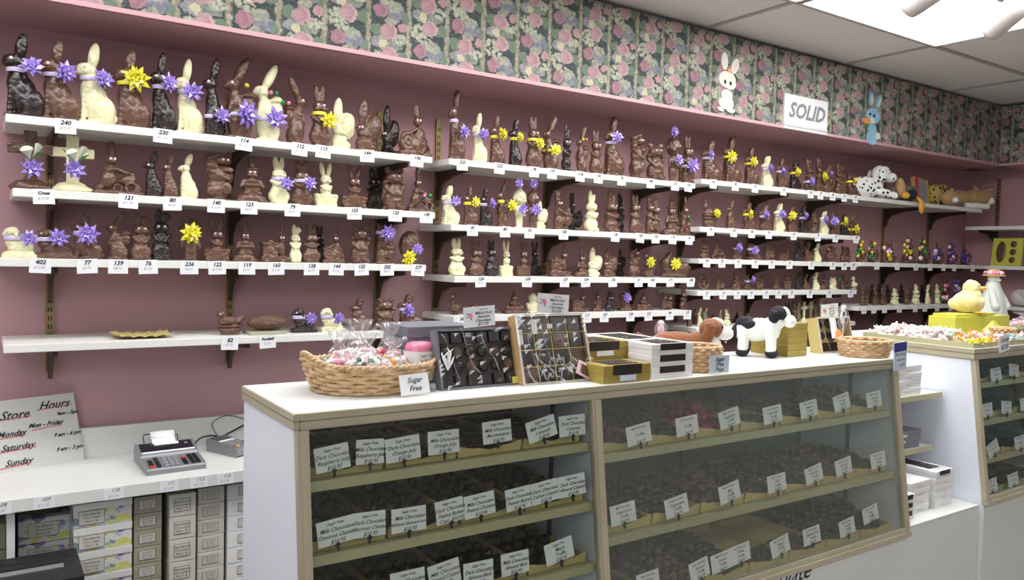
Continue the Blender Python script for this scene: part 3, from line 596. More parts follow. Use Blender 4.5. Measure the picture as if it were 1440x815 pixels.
PHR = {'sit': ('chocolate_rabbit', 'sitting rabbit', 'chocolate rabbit'), 'slim': ('chocolate_rabbit', 'slim upright rabbit', 'chocolate rabbit'), 'front': ('chocolate_rabbit', 'standing rabbit', 'chocolate rabbit'),
 'oneear': ('chocolate_rabbit', 'flop-eared rabbit', 'chocolate rabbit'), 'hat': ('chocolate_rabbit', 'rabbit with hat', 'chocolate rabbit'), 'nest': ('chocolate_rabbit', 'rabbit in nest', 'chocolate rabbit'),
 'pack': ('chocolate_rabbit', 'rabbit with back basket', 'chocolate rabbit'), 'eggback': ('chocolate_rabbit', 'egg-backed rabbit', 'chocolate rabbit'), 'cart': ('chocolate_rabbit', 'cart-pushing rabbit', 'chocolate rabbit'),
 'cross': ('chocolate_cross', 'cross', 'chocolate cross'), 'lamb': ('chocolate_lamb', 'lamb', 'chocolate lamb'), 'hen': ('chocolate_hen', 'hen on nest', 'chocolate hen'), 'ball': ('chocolate_football', 'football', 'chocolate football'),
 'duck': ('chocolate_duck', 'duck', 'chocolate duck'), 'baby': ('chocolate_doll', 'round-headed doll', 'chocolate doll'), 'ring': ('chocolate_chick_ring', 'oval ring round chick', 'chocolate figure'),
 'couple': ('chocolate_rabbit_pair', 'hugging rabbit pair', 'chocolate rabbits'), 'stack': ('chocolate_rabbit', 'chubby-cheeked rabbit', 'chocolate rabbit'), 'bear': ('chocolate_bear', 'bear', 'chocolate bear'),
 'chick': ('chocolate_chick', 'chick', 'chocolate chick'), 'heap': ('chocolate_rabbit', 'rabbit on egg heap', 'chocolate rabbit'), 'truck': ('chocolate_rabbit', 'rabbit on wagon', 'chocolate rabbit'),
 'block': ('chocolate_rabbit', 'burdened rabbit', 'chocolate rabbit'), 'eggstand': ('chocolate_egg', 'upright egg', 'chocolate egg'), 'scroll': ('chocolate_rabbit', 'rabbit beside curls', 'chocolate rabbit'),
 'basket': ('chocolate_rabbit', 'rabbit holding basket', 'chocolate rabbit'), 'lying': ('chocolate_rabbit', 'long crouching rabbit', 'chocolate rabbit')}
# gift bow, unit radius, facing -Y; band for the neck
def bowmesh(seed):
    rnd = random.Random(seed); mb = MB()
    for n, el, rr, w in ((8, 8, 1., .40), (7, 34, .88, .38), (6, 60, .66, .34), (1, 90, .45, .3)):
        off = rnd.random()*6
        for k in range(n):
            a = off + 2*PI*k/n + rnd.uniform(-.12, .12); e = math.radians(el + rnd.uniform(-7, 7)); R = rr*rnd.uniform(.88, 1.08)
            d = Vector((math.cos(a)*math.cos(e), -math.sin(e), math.sin(a)*math.cos(e))); s = Vector((-math.sin(a), 0, math.cos(a)))
            nn = d.cross(s).normalized(); base = Vector((0, -.10, 0))
            p = [base+s*w*.2, base-s*w*.2, base+d*R*.55+nn*.13+s*w*.5, base+d*R*.55+nn*.13-s*w*.5, base+d*R, base+d*R*.55-nn*.13+s*w*.42, base+d*R*.55-nn*.13-s*w*.42]
            mb.add(p, [(0, 1, 3, 2), (2, 3, 4), (0, 5, 6, 1), (5, 4, 6), (2, 4, 5)])
    return mb.mesh('gift_bow', [None])
BOW = [bowmesh(i) for i in range(4)]
mb = MB(); mb.lathe([(1., -.5), (1.04, -.3), (1.04, .3), (1., .5)], 20, cap=False); BAND = mb.mesh('ribbon_band', [None], True)
mb = MB().ell((0, 0, 0), (1, .5, 1.), seg=10, rings=6); EYE_M = mb.mesh('candy_eye', [M['eye']], True)
mb = MB().ell((0, 0, 0), (1, 1, 1), seg=12, rings=8); FOILBALL = mb.mesh('foil_ball', [None], True)
FIG = []    # records for labels
CN = {'m': 'milk', 'd': 'dark', 'w': 'white'}
CW = {'m': 'milk', 'd': 'dark', 'w': 'white'}
def findX(u, y, z, lo=-2., hi=9.):
    for _ in range(50):
        mid = (lo+hi)/2
        if proj((mid, y, z))[0] < u: lo = mid
        else: hi = mid
    return (lo+hi)/2
def fig(sid, k, c, u0, u1, vt, bow=None, bk=0, rz=None, flip=False, extra=None, foils=None, eyes=True, brx=None, bows2=None, big=0):
    x0, x1, zt, words = SH[sid]
    yf = 3.0 + (.085 if not bk else .20)
    uc = (u0+u1)/2; X = findX(uc, yf, zt); P = Vector((X, yf, zt)); dz = depth(P)
    X0 = X
    top = onY(uc, vt, yf).z; h = top-zt
    wp = (u1-u0)*dz/FPX
    th = math.atan2(X, yf); fac = math.cos(th)+.42*math.sin(th)
    me, tw = T[k]
    sx = min(max(wp/(tw*h*fac), .55), 1.75)
    if k == 'ball': sx = wp/(tw*h)
    dy = sx if sx < 1 else sx**.4
    while T[k][1]*0+.34*h*dy > .20: dy *= .9
    r = root(PHR[k][0], (X, yf, zt))
    rr = random.Random(int(uc*7+vt))
    r.rotation_euler = (0, 0, rr.uniform(-.12, .06) if rz is None else rz)
    s = (h*sx*(-1 if flip else 1), h*dy, h)
    body = obj('body', me, r, scale=(abs(s[0]), s[1], s[2]), material=CN[c]) if not flip else obj('body', me, r, scale=(abs(s[0]), s[1], s[2]), rot=(0, 0, PI), material=CN[c])
    fl = -1 if flip else 1
    if eyes and uc < 980 or (eyes and c != 'w' and eyes == 2):
        for (ex, ey, ez) in EYES[k]:
            obj('eye', EYE_M, r, (ex*abs(s[0])*fl, ey*s[1]*1.0, ez*h), scale=(.017*h**.5*.62,)*3, rot=(0, 0, 0))
    if bow:
        for j, (bc, bu, bvv, br) in enumerate(bow if isinstance(bow, list) else [bow]):
            by = yf - .30*h*dy*.35 - .02
            bp = onY(bu, bvv, by); rad = br*depth(bp)/FPX; loc = bp-P
            loc = Matrix.Rotation(-r.rotation_euler.z, 3, 'Z') @ loc
            mt = 'purple' if bc == 'p' else 'yellow'
            face = rr.uniform(-.3, .5)
            obj('bow', BOW[int(bu+bvv) % 4], r, loc, (rr.uniform(-.2, .2), rr.uniform(0, 3), face), (rad, rad, rad), material=mt)
            if j == 0 and brx != 0:
                nx, nz, ra, rb = NECK[k]
                bz = min(max(loc.z/h, .2), .8)
                if abs(bz-nz) < .16: pass
                else: nz = bz; ra *= 1.25; rb *= 1.25
                obj('ribbon', BAND, r, (nx*s[0], 0, nz*h), scale=(ra*abs(s[0])*1.06+.002, rb*s[1]*1.1+.002, .014), material='lilac' if bc == 'p' else 'yellow')
    if foils:
        for (fc, fu, fv, fr) in foils:
            fp = onY(fu, fv, yf-.12*h*dy); loc = Matrix.Rotation(-r.rotation_euler.z, 3, 'Z') @ (fp-P); q = fr*depth(fp)/FPX
            obj('foil_ball', FOILBALL, r, loc, scale=(q, q, q), material=fc)
    FIG.append(dict(r=r, sid=sid, k=k, c=c, u=uc, bow=(bow[0] if isinstance(bow, tuple) else (bow[0][0] if bow else None)), foil=bool(foils), extra=extra, h=h, bk=bk))
    return r, h, P
p = lambda u, v, r=15: ('p', u, v, r)
y = lambda u, v, r=15: ('y', u, v, r)
# ---- left bay, top shelf
for a in (('sit','d',5,60,46.7,p(45,94,17)), ('sit','m',56,110,55,p(91,101,17)), ('sit','w',107,161,60,p(144.5,111,16)), ('sit','m',159,211,68,y(193,111,21)),
    ('sit','d',209,247,73,p(236,117,15)), ('sit','w',244,285,82,p(272,129,16)), ('slim','d',284,318,80,p(311,163,14)), ('pack','m',311,360,77,p(344,160,21)),
    ('pack','w',353,399,88,p(387,167,18)), ('pack','m',397,433,107,None), ('front','m',432,465,117,y(463,170,14)), ('eggback','w',461,498,135,None), ('eggback','m',494,537,136,None)):
    kw = {}
    if a[0] == 'pack' and a[1] == 'w': kw['foils'] = [('foilpink',381,130,3.2),('foilgreen',389,131,3.2),('foilgold',347,120,3.6)]
    if a[0] == 'pack' and a[2] == 397: kw['foils'] = [('foilpink',406,145,3.2),('foilgreen',398,144,3.2)]; kw['flip'] = True
    fig('A1', a[0], a[1], a[2], a[3], a[4], a[5], **kw)
fig('A1','eggback','d',532,561,145,bk=1); fig('A1','scroll','m',553,609,145)
# ---- left bay, second shelf
fig('A2','cross','m',14,72,184,p(45,236,17),brx=0); fig('A2','cross','w',73,131,191,p(105,238,17),brx=0)
for a in (('cart','m',133,199,197),('slim','d',202,229,211),('slim','m',227,251,214),('slim','w',250,279,215),('block','m',284,331,212),('hat','m',331,376,217)): fig('A2',*a)
fig('A2','front','w',375,408,219,p(403,258,12)); fig('A2','front','m',406,441,223,p(435,258,12))
for a in (('nest','w',438,477,227),('nest','m',476,519,231)): fig('A2',*a)
fig('A2','front','d',511,541,234,bk=1); fig('A2','bear','m',534,572,231)
fig('A2','cart','m',569,614,234,foils=[('foilpink',597,275,3),('foilgreen',605,275,3)],flip=False)
# ---- left bay, third shelf
fig('A3','lamb','w',6,50,317,p(42,335,13)); fig('A3','lamb','m',51,106,320,p(83,334,15)); fig('A3','sit','m',99,143,298,p(123,329,18)); fig('A3','pack','m',148,184,296)
fig('A3','oneear','m',182,214,297); fig('A3','oneear','d',211,242,292); fig('A3','baby','m',251,285,306,y(267,328,18)); fig('A3','nest','m',284,325,305); fig('A3','hat','m',327,361,309)
fig('A3','truck','m',364,408,315); fig('A3','oneear','w',405,425,314); fig('A3','front','m',423,452,314); fig('A3','front','d',440,458,316,bk=1); fig('A3','scroll','m',451,486,319)
fig('A3','bear','m',488,523,313); fig('A3','basket','m',523,557,312,p(545,327,13)); fig('A3','eggstand','m',558,594,324,[y(573,362,14),p(586,350,10)],brx=0)
# ---- left bay, lowest shelf
fig('A4','hen','m',301,345,433); fig('A4','ball','m',347,404,446)
fig('A4','lamb','d',408,447,432,p(437,447,10)); fig('A4','lamb','w',447,486,431,p(476,447,10)); fig('A4','sit','m',487,526,417)
fig('A4','bear','m',524,558,415,extra='with curled ears'); fig('A4','sit','m',553,597,412,p(573,436,12))
# ---- second bay
for a in (('sit','m',627,654,125,p(652,185,11)),('sit','w',660,686,158,p(679,188,10)),('sit','m',684,711,161,y(705,189,11)),('slim','d',712,735,165,y(730,193,9)),
    ('front','m',735,762,160,y(758,202,10)),('pack','m',757,789,161,y(780,211,11)),('stack','d',787,804,173),('pack','m',806,828,176,None),('front','m',825,848,181),
    ('sit','m',843,879,163,p(867,193,10)),('block','m',880,907,185),('bear','m',904,937,197),('baby','m',933,957,190,[p(947,185,9),p(954,225,9)]),('front','m',955,976,187,p(973,233,12))):
    fig('B1',*a, **({'foils':[('foilgold',820,196,2.4),('foilpink',825,196,2.2)]} if a[2] == 806 else {}), **({'brx':0} if a[0] == 'baby' else {}))
for a in (('sit','w',616,648,260,p(641,283,9)),('sit','m',647,673,261,y(668,284,9)),('sit','d',670,694,263,p(691,286,9)),('pack','m',694,718,251,y(719,289,10)),
    ('baby','w',718,741,264,[p(729,258,9),p(735,294,9)]),('baby','m',738,758,265,[p(749,258,9),p(754,295,10)]),('eggback','w',750,771,281),('basket','m',772,806,265),('basket','d',795,820,268),
    ('stack','w',818,843,266),('stack','m',844,873,266),('stack','d',862,879,269),('front','m',881,903,271),('couple','m',903,930,272),('hat','m',928,957,275),('cart','m',951,978,275)):
    bkk = 1 if (a[0], a[1]) in (('basket','d'),('stack','d')) else 0
    fig('B2',*a, bk=bkk, **({'brx':0} if a[0] == 'baby' else {}), **({'foils':[('foilgreen',968,305,2.2),('foilred',966,322,2)]} if a[2] == 951 else {}))
for a in (('front','w',627,656,334),('front','m',655,682,337),('front','d',679,701,336),('nest','w',699,723,337),('nest','m',722,748,337),('nest','d',740,762,338),('truck','m',766,804,342),
    ('hat','m',806,828,347),('eggback','w',822,848,346),('eggback','m',843,870,347),('eggback','d',865,880,348),('block','m',879,900,348),('hen','m',899,925,352,y(914,368,9)),('lying','m',924,974,352,y(949,371,10))):
    fig('B3',*a, bk=1 if a[1] == 'd' and a[0] != 'front' else 0, **({'brx':0} if len(a) > 5 else {}))
for a in (('duck','m',629,649,411),('lying','m',650,707,424),('heap','m',704,741,408),('chick','w',738,759,411),('truck','m',799,828,407),('hat','m',831,848,405),('oneear','d',848,865,408),
    ('lamb','m',868,889,410,p(881,418,9)),('heap','m',889,919,410),('couple','m',920,953,409),('front','m',953,968,403)):
    fig('B4',*a, **({'brx':0} if a[0] == 'lamb' else {}))
# ---- third bay
for a in (('sit','m',980,1017,197,p(999,217,7)),('sit','m',1010,1044,191,y(1028,220,10)),('sit','m',1042,1068,206,y(1059,227,8)),('slim','w',1066,1089,218,p(1082,236,7)),('sit','m',1087,1109,222,p(1100,241,7)),
    ('slim','d',1106,1128,225,y(1120,242,8)),('front','m',1127,1147,222,p(1140,255,8)),('front','m',1143,1158,220),('pack','m',1151,1174,230,[y(1158,248,8),p(1168,244,5)]),('oneear','m',1169,1190,228),('lamb','m',1186,1209,243,y(1201,255,7))):
    fig('C1',*a)
for a in (('hen','m',981,1013,281,y(1007,300,8)),('slim','m',1016,1039,280),('sit','m',1039,1065,284,y(1054,301,8)),('pack','m',1063,1086,286,p(1076,302,8)),('slim','w',1085,1105,285,p(1099,301,8)),('slim','m',1103,1122,289,y(1114,303,8)),
    ('sit','d',1120,1138,289,p(1132,303,7)),('stack','m',1138,1151,298),('slim','w',1149,1167,296,p(1160,308,7)),('front','m',1164,1181,298,p(1173,311,8)),('sit','d',1178,1194,300,y(1187,311,8)),('pack','m',1188,1210,300,y(1203,322,8))):
    fig('C2',*a, **({'brx':0} if a[0] == 'hen' else {}))
for a in (('stack','m',980,999,335),('cart','m',996,1023,335),('front','m',1023,1047,336,p(1038,348,8)),('lamb','m',1046,1073,341,p(1061,351,8)),('basket','m',1071,1091,338),('truck','m',1089,1116,348),('front','d',1114,1130,340),
    ('sit','m',1127,1145,339),('slim','w',1141,1157,341),('chick','m',1158,1177,345),('couple','m',1174,1202,344)):
    fig('C3',*a, **({'foils':[('foilgold',1165,350,2)]} if a[0] == 'chick' else {}))
for a in (('ring','m',979,999,385),('basket','m',1002,1022,386),('oneear','m',1026,1042,380),('front','m',1042,1059,384,p(1057,393,7)),('couple','m',1060,1075,385),('front','m',1084,1098,388),('bear','m',1099,1114,385),('slim','d',1116,1129,382),
    ('slim','m',1126,1140,384),('slim','w',1140,1154,382),('stack','m',1150,1164,385),('bear','w',1161,1180,388),('basket','m',1176,1198,385)):
    fig('C4',*a, **({'foils':[('foilgreen',1181,392,2.5)]} if a[2] == 1176 else {}))
fig('C4','duck','w',1194,1207,388,extra='with dark spots')
i = 0
for a in (('slim','m',964,974,433),('slim','m',972,981,433),('slim','w',979,989,432),('slim','w',986,998,432),('stack','d',996,1008,440),('slim','w',1009,1017,435),('front','w',1015,1028,434),('heap','d',1028,1044,436),('heap','m',1042,1060,440),
    ('bear','m',1100,1112,424),('bear','m',1110,1122,420),('slim','w',1119,1126,425),('cross','w',1124,1136,424),('cross','w',1133,1146,424),('slim','m',1142,1152,418),('slim','w',1150,1159,417),('basket','d',1176,1190,424),('basket','m',1186,1202,428)):
    fig('C5',*a, bk=i % 2); i += 1
# ---- right bay, lowest shelf
i = 0
for a in (('basket','m',1206,1223,402),('front','d',1221,1231,399),('front','m',1224,1236,403),('front','d',1231,1241,398),('front','m',1235,1247,404),('front','d',1243,1252,399),('stack','w',1250,1265,404),('stack','d',1262,1271,398),('stack','m',1270,1278,399),
    ('stack','w',1281,1293,398),('front','d',1291,1301,399),('slim','w',1300,1308,399),('front','m',1305,1314,399),('stack','w',1311,1322,398)):
    fig('D2',*a, bk=1 if a[1] == 'd' else 0)
def foiled(sid, k, u0, u1, vt, cols, lab, bk=0):
    r, h, P = fig(sid, k, 'm', u0, u1, vt, bk=bk); FIG.pop(); r['foil'] = 1; del r['foil']
    rn = random.Random(int(u0)); yy = P.y-.03
    for j in range(9):
        fu = rn.uniform((u0*.72+u1*.28), (u0*.28+u1*.72)); fv = vt + (proj(P)[1]-vt)*rn.uniform(.18, .85)
        fp = onY(fu, fv, yy-rn.uniform(.0, .015)); q = rn.uniform(2.0, 3.6)*depth(fp)/FPX
        obj('foil_ball', FOILBALL, r, Matrix.Rotation(-r.rotation_euler.z, 3, 'Z') @ (fp-P), scale=(q, q*.8, q), material=cols[j % len(cols)])
    tag(r, lab, 'chocolate rabbit', 'foil-trimmed figures in right bay'); return r
foiled('D2','front',1321,1338,390,['foilpink','foilpink','softpink','foilgreen'],'small chocolate rabbit dressed in pink foil on lowest shelf, right bay')
foiled('D2','front',1340,1351,388,['foilblue','foilviolet','lilac'],'small chocolate rabbit dressed in blue foil on lowest shelf, right bay')
for q in ((1200,1219,334,['foilgold','foilgold','foilgreen'],'foil basket with yellow chick at left end of the foil basket shelf'),
    (1217,1236,336,['foilgold','plushbrown','foilgreen'],'foil basket beside the yellow-chick one, with yellow and green balls'),
    (1236,1263,336,['foilgold','softpink','lily','foilviolet'],'foil basket with white flower and gold figure, right bay'),
    (1265,1290,330,['foilgold','softpink','foilgold'],'tall chocolate basket with golden chick and pink balls, right bay'),
    (1288,1308,330,['lily','foilgreen','foilgold','foilgreen'],'foil basket with green and pale yellow leaves, right bay'),
    (1309,1328,340,['foilviolet','foilblue','lilac'],'first violet foil basket right of the green one, right bay'),
    (1328,1347,338,['foilviolet','foilblue','softpink'],'violet foil basket between two others, right bay'),
    (1347,1367,340,['foilblue','foilviolet','foilblue'],'dark blue foil basket at right end of the foil basket shelf')):
    foiled('D1','nest' if q[1]-q[0] > 20 else 'basket', q[0], q[1], q[2], q[3], q[4])
# lilies on the crosses
def lily(u, v, s, r, yy):
    P = Vector(r.location); rz = Matrix.Rotation(-r.rotation_euler.z, 3, 'Z')
    def L(du, dv, d=0): return rz @ (onY(u+du*s, v+dv*s, yy-d)-P)
    mb = MB(); seg = 14
    def trumpet(c, tip, rr):
        ax = (tip-c); vs = []
        a = ax.cross(Vector((0, 1, 0))).normalized(); b2 = ax.cross(a).normalized()
        for i, t in enumerate((0, .35, .7, 1.)):
            q = rr*(.12, .3, .6, 1.)[i]
            for k in range(seg):
                an = 2*PI*k/seg; e = ax*(.35*max(0, math.cos(an))*t if i == 3 else 0); vs.append(c+ax*t+e+a*q*math.sin(an)+b2*q*math.cos(an))
        fs = [(i*seg+k, i*seg+(k+1) % seg, (i+1)*seg+(k+1) % seg, (i+1)*seg+k) for i in range(3) for k in range(seg)]; mb.add(vs, fs)
    w = .0026*s
    trumpet(L(2, 10), L(-3, -6, .03), 9*w); trumpet(L(8, 6), L(18, -12, .02), 6*w)
    build('lily_flower', mb, 'lily', r, True)
    m2 = MB()
    for (a, b2, c2) in (((2, 12), (-10, -2), (-22, -14)), ((6, 12), (14, 4), (28, -2)), ((3, 10), (4, -8), (2, -20))):
        A, B, C2 = L(*a), L(*b2), L(*c2); mid = 3.2*w; n = Vector((0, 0, 1))
        m2.add([A, B+n*mid, B-n*mid, C2, B+Vector((0, -.006, 0))], [(0, 1, 4), (0, 4, 2), (4, 1, 3), (2, 4, 3)])
    build('lily_leaf', m2, 'green', r)
lily(40, 215, .8, FIG[15]['r'], 3.02); lily(104, 219, .8, FIG[16]['r'], 3.02)
# ---- labels that single out each figure
def describe():
    by = {}
    for f in FIG:
        k, c = f['k'], f['c']; ph = PHR[k][1]
        b = {'p': ', purple bow', 'y': ', yellow bow', None: ''}[f['bow']]
        if f['foil']: b = (b+' and foil balls') if b else ', foil balls'
        if f['extra']: b = ' '+f['extra']+b
        f['full'] = '%s chocolate %s%s' % (CW[c], ph, b)
        by.setdefault((f['sid'], f['full']), []).append(f)
    for (sid, full), fs in by.items():
        fs.sort(key=lambda f: f['u']); words = SH[sid][3]; n = len(fs)
        for i, f in enumerate(fs):
            if n == 1: lab = '%s, on %s' % (full, words)
            elif n == 2: lab = '%s, %s of two on %s' % (full, ('left', 'right')[i], words)
            else:
                pos = {0: 'leftmost such', n-1: 'rightmost such'}.get(i, ('', 'second such', 'third such', 'fourth such', 'fifth such', 'sixth such', 'seventh such')[i] + ' from left')
                lab = '%s, %s, %s' % (full, pos, words)
            tag(f['r'], lab, PHR[f['k']][2], 'chocolate figures on the wall shelves')
            if len(lab.split()) > 16: print('LONG', lab)
describe()
# ---- price tags hooked on the shelf edges
TAGM = {}
def price_tag(sid, u, num, price, lab, w=.058, hh=.048):
    x0, x1, zt, words = SH[sid]
    yt = 2.9988; X = findX(u, yt, zt-.02)
    if (w, hh) not in TAGM: TAGM[(w, hh)] = MB().box(-w/2, w/2, -.0008, .0008, -hh, .001).mesh('tag_card', [M['paper']])
    rr = random.Random(int(u*3))
    r = root('price_tag', (X, yt, zt+.001)); r.rotation_euler = (0, rr.uniform(-.06, .06), 0)
    obj('tag_card', TAGM[(w, hh)], r)
    if num: lettering(num, r, (0, -.0014, -.0125), size=.020 if len(num) < 5 else .014, shear=.25, bold=.0007)
    lettering(price, r, (-.002, -.0014, -.030), size=.0115, mt='inkgrey', shear=.2)
    tag(r, lab, 'price tag', 'price tags on the shelf edges'); return r
TG = {
 'A1': [(92,'240','$20.00'),(229.5,'230','$17.00'),(343.5,'114','$21.95'),(422,'112','$12.95'),(455,'113','$11.95'),(516,'144','$10.00'),(586.5,'196','$16.00')],
 'A2': [(61,'Cross','$15.00'),(181,'121','$11.95'),(242,'80','$6.50'),(304,'140','$11.00'),(350,'123','$9.95'),(411,'79','$9.50'),(498,'155','$11.95'),(556,'125','$12.50'),(599.5,'145','$11.50')],
 'A3': [(57,'402','$12.00'),(122,'77','$7.75'),(166,'139','$8.95'),(208,'76','$7.50'),(266,'236','$8.50'),(305,'122','$12.50'),(347,'119','$9.95'),(388,'160','$11.95'),(438,'128','$6.75'),(473,'144','$7.95'),(508,'125','$8.50'),(544,'202','$8.50'),(588,'277','$9.50')],
 'A4': [(323.5,'82','$7.75'),(376,'Football','$7.75')],
 'B1': [(650,'225','$17.75'),(702.5,'222','$14.25'),(751,'78','$9.25'),(776.5,'197','$9.95'),(816,'218','$8.50'),(841.5,'142','$8.25'),(874,'76','$9.75'),(915,'200','$9.50'),(949.5,'52','$8.75'),(968,'150','$9.00')],
 'B2': [(664.5,'81','$6.75'),(710,'83','$7.00'),(744.5,'53','$7.25'),(792.5,'158','$8.75'),(865.5,'130','$7.95'),(900.5,'103','$6.95'),(922,'102','$6.95'),(946,'173','$7.50'),(969,'141','$7.50')],
 'B3': [(675.5,'124','$5.75'),(741.5,'109','$5.95'),(794,'129','$6.75'),(823.5,'134','$5.50'),(861.5,'136','$5.95'),(898,'51','$5.50'),(917,'164','$5.75'),(942.5,'171','$6.25'),(971,'108','$6.25')],
 'B4': [(650,'262','$4.75'),(825,'117','$5.25'),(850,'127','$4.95'),(886.5,'129','$4.95'),(911.5,'153','$5.25'),(941.5,'99','$5.25'),(966.5,'127','$4.75')],
 'C1': [(1003,'92','$8.50'),(1034,'92','$8.50'),(1062,'27','$7.25'),(1102,'22','$6.75'),(1140,'215','$6.50'),(1154,'37','$6.50'),(1171,'96','$6.25'),(1187,'74','$6.25'),(1203,'38','$6.00')],
 'C2': [(999,'92','$5.50'),(1032,'107','$5.25'),(1057,'68','$5.25'),(1081,'59','$5.25'),(1116,'67','$4.95'),(1150,'19','$4.95'),(1175,'74','$4.50'),(1204,'95','$4.50')],
 'C3': [(994,'84','$4.50'),(1015,'72','$4.50'),(1038,'32','$4.50'),(1062,'93','$4.25'),(1085,'57','$4.25'),(1110,'35','$4.25'),(1141,'61','$3.95'),(1171,'26','$3.95'),(1187,'44','$3.95'),(1200,'48','$3.95')],
 'C4': [(994,'21','$3.75'),(1017,'13','$3.75'),(1037,'14','$3.50'),(1056,'16','$3.50'),(1077,'18','$3.50'),(1095,'31','$3.25'),(1113,'33','$3.25'),(1139,'36','$3.25'),(1166,'42','$3.25'),(1196,'47','$3.25')],
 'D1': [(1233,'','$4.50'),(1262,'','$4.50'),(1288,'','$4.50'),(1308,'','$4.25'),(1327,'','$4.25'),(1342,'','$4.25'),(1368,'','$4.25')],
 'D2': [(1215,'','$2.50'),(1229,'','$2.50'),(1244,'','$2.50'),(1265,'','$2.50'),(1287,'','$2.25'),(1301,'','$2.25'),(1318,'','$2.25'),(1337,'','$2.25')]}
ORD = ['leftmost','second from left','third from left','fourth from left','fifth from left','sixth from left','seventh from left','eighth from left','ninth from left','tenth from left']
for sid, l in TG.items():
    for i, (u, num, pr) in enumerate(l):
        rd = sid[0] == 'A' or num in ('225', '222')
        if rd: lab = 'small white price tag reading %s, edge of %s' % (num, SH[sid][3])
        else: lab = 'small white price tag, %s, edge of %s' % ('rightmost' if i == len(l)-1 else ORD[i], SH[sid][3])
        price_tag(sid, u, num, pr, lab, w=.062 if sid[0] == 'A' else (.056 if sid[0] == 'B' else .056))
# crumpled gold tray left on the lowest shelf
mb = MB(); n = 16
a, b2 = onY(157, 470, 3.10), onY(240, 467, 3.10); L = b2.x-a.x
vs = []
for i in range(n+1):
    t = i/n; e = .010*(abs(2*t-1)**3)
    for j in range(5):
        s = j/4; edge = .006 if j in (0, 4) else 0
        vs.append((L*t, -.07+.14*s, .002+e+edge+.004*math.sin(i*2.1+j)))
mb.add(vs, [(i*5+j, (i+1)*5+j, (i+1)*5+j+1, i*5+j+1) for i in range(n) for j in range(4)])
o = build('crumpled_tray', mb, 'tray', loc=(a.x, 3.10, SH['A4'][2]+.004)); so = o.modifiers.new('s', 'SOLIDIFY'); so.thickness = .0015
tag(o, 'flattened gold cardboard tray lying on the lowest shelf, left bay', 'cardboard tray')
P = onY(350, 474, 3.04); P2 = onY(402, 472, 3.04)
o = build('box_lid', MB().box(0, P2.x-P.x, 0, .10, 0, .012), 'greenbox', loc=(P.x, 3.03, SH['A4'][2]), bevel=.001)
tag(o, 'flat pale green card box under the chocolate football', 'box')
for f in FIG:
    if f['k'] == 'ball': f['r'].location.z += .012
# ------------------------------------------------------------------ display counters
YF0 = 1.631; ZT = 1.151; ZB = 1.114; KS = .128
YBK = 2.031
def ys(z, off=0.): return YF0+off-KS*(ZB-z) if z < ZB else YF0+off     # the glass front leans out towards its foot
def onS(u, v, off=0.):
    d = ray(u, v); return CAM + d*((YF0+off-KS*(ZB-EYE))/(d.y-KS*d.z))
def slant_box(mb, x0, x1, z0, z1, o0, o1, mi=0):
    mb.hexa([(x0, ys(z0, o0), z0), (x1, ys(z0, o0), z0), (x1, ys(z0, o1), z0), (x0, ys(z0, o1), z0), (x0, ys(z1, o0), z1), (x1, ys(z1, o0), z1), (x1, ys(z1, o1), z1), (x0, ys(z1, o1), z1)], mi); return mb
def trimband(mb, x0, x1, y0, y1, z0, z1):
    h = (z1-z0)
    for a, b2, o in ((0, .40, .0), (.40, .47, .005), (.47, .92, .001), (.92, 1., .004)):
        mb.box(x0+o, x1-o, y0+o, y1, z0+h*(1-b2), z0+h*(1-a))
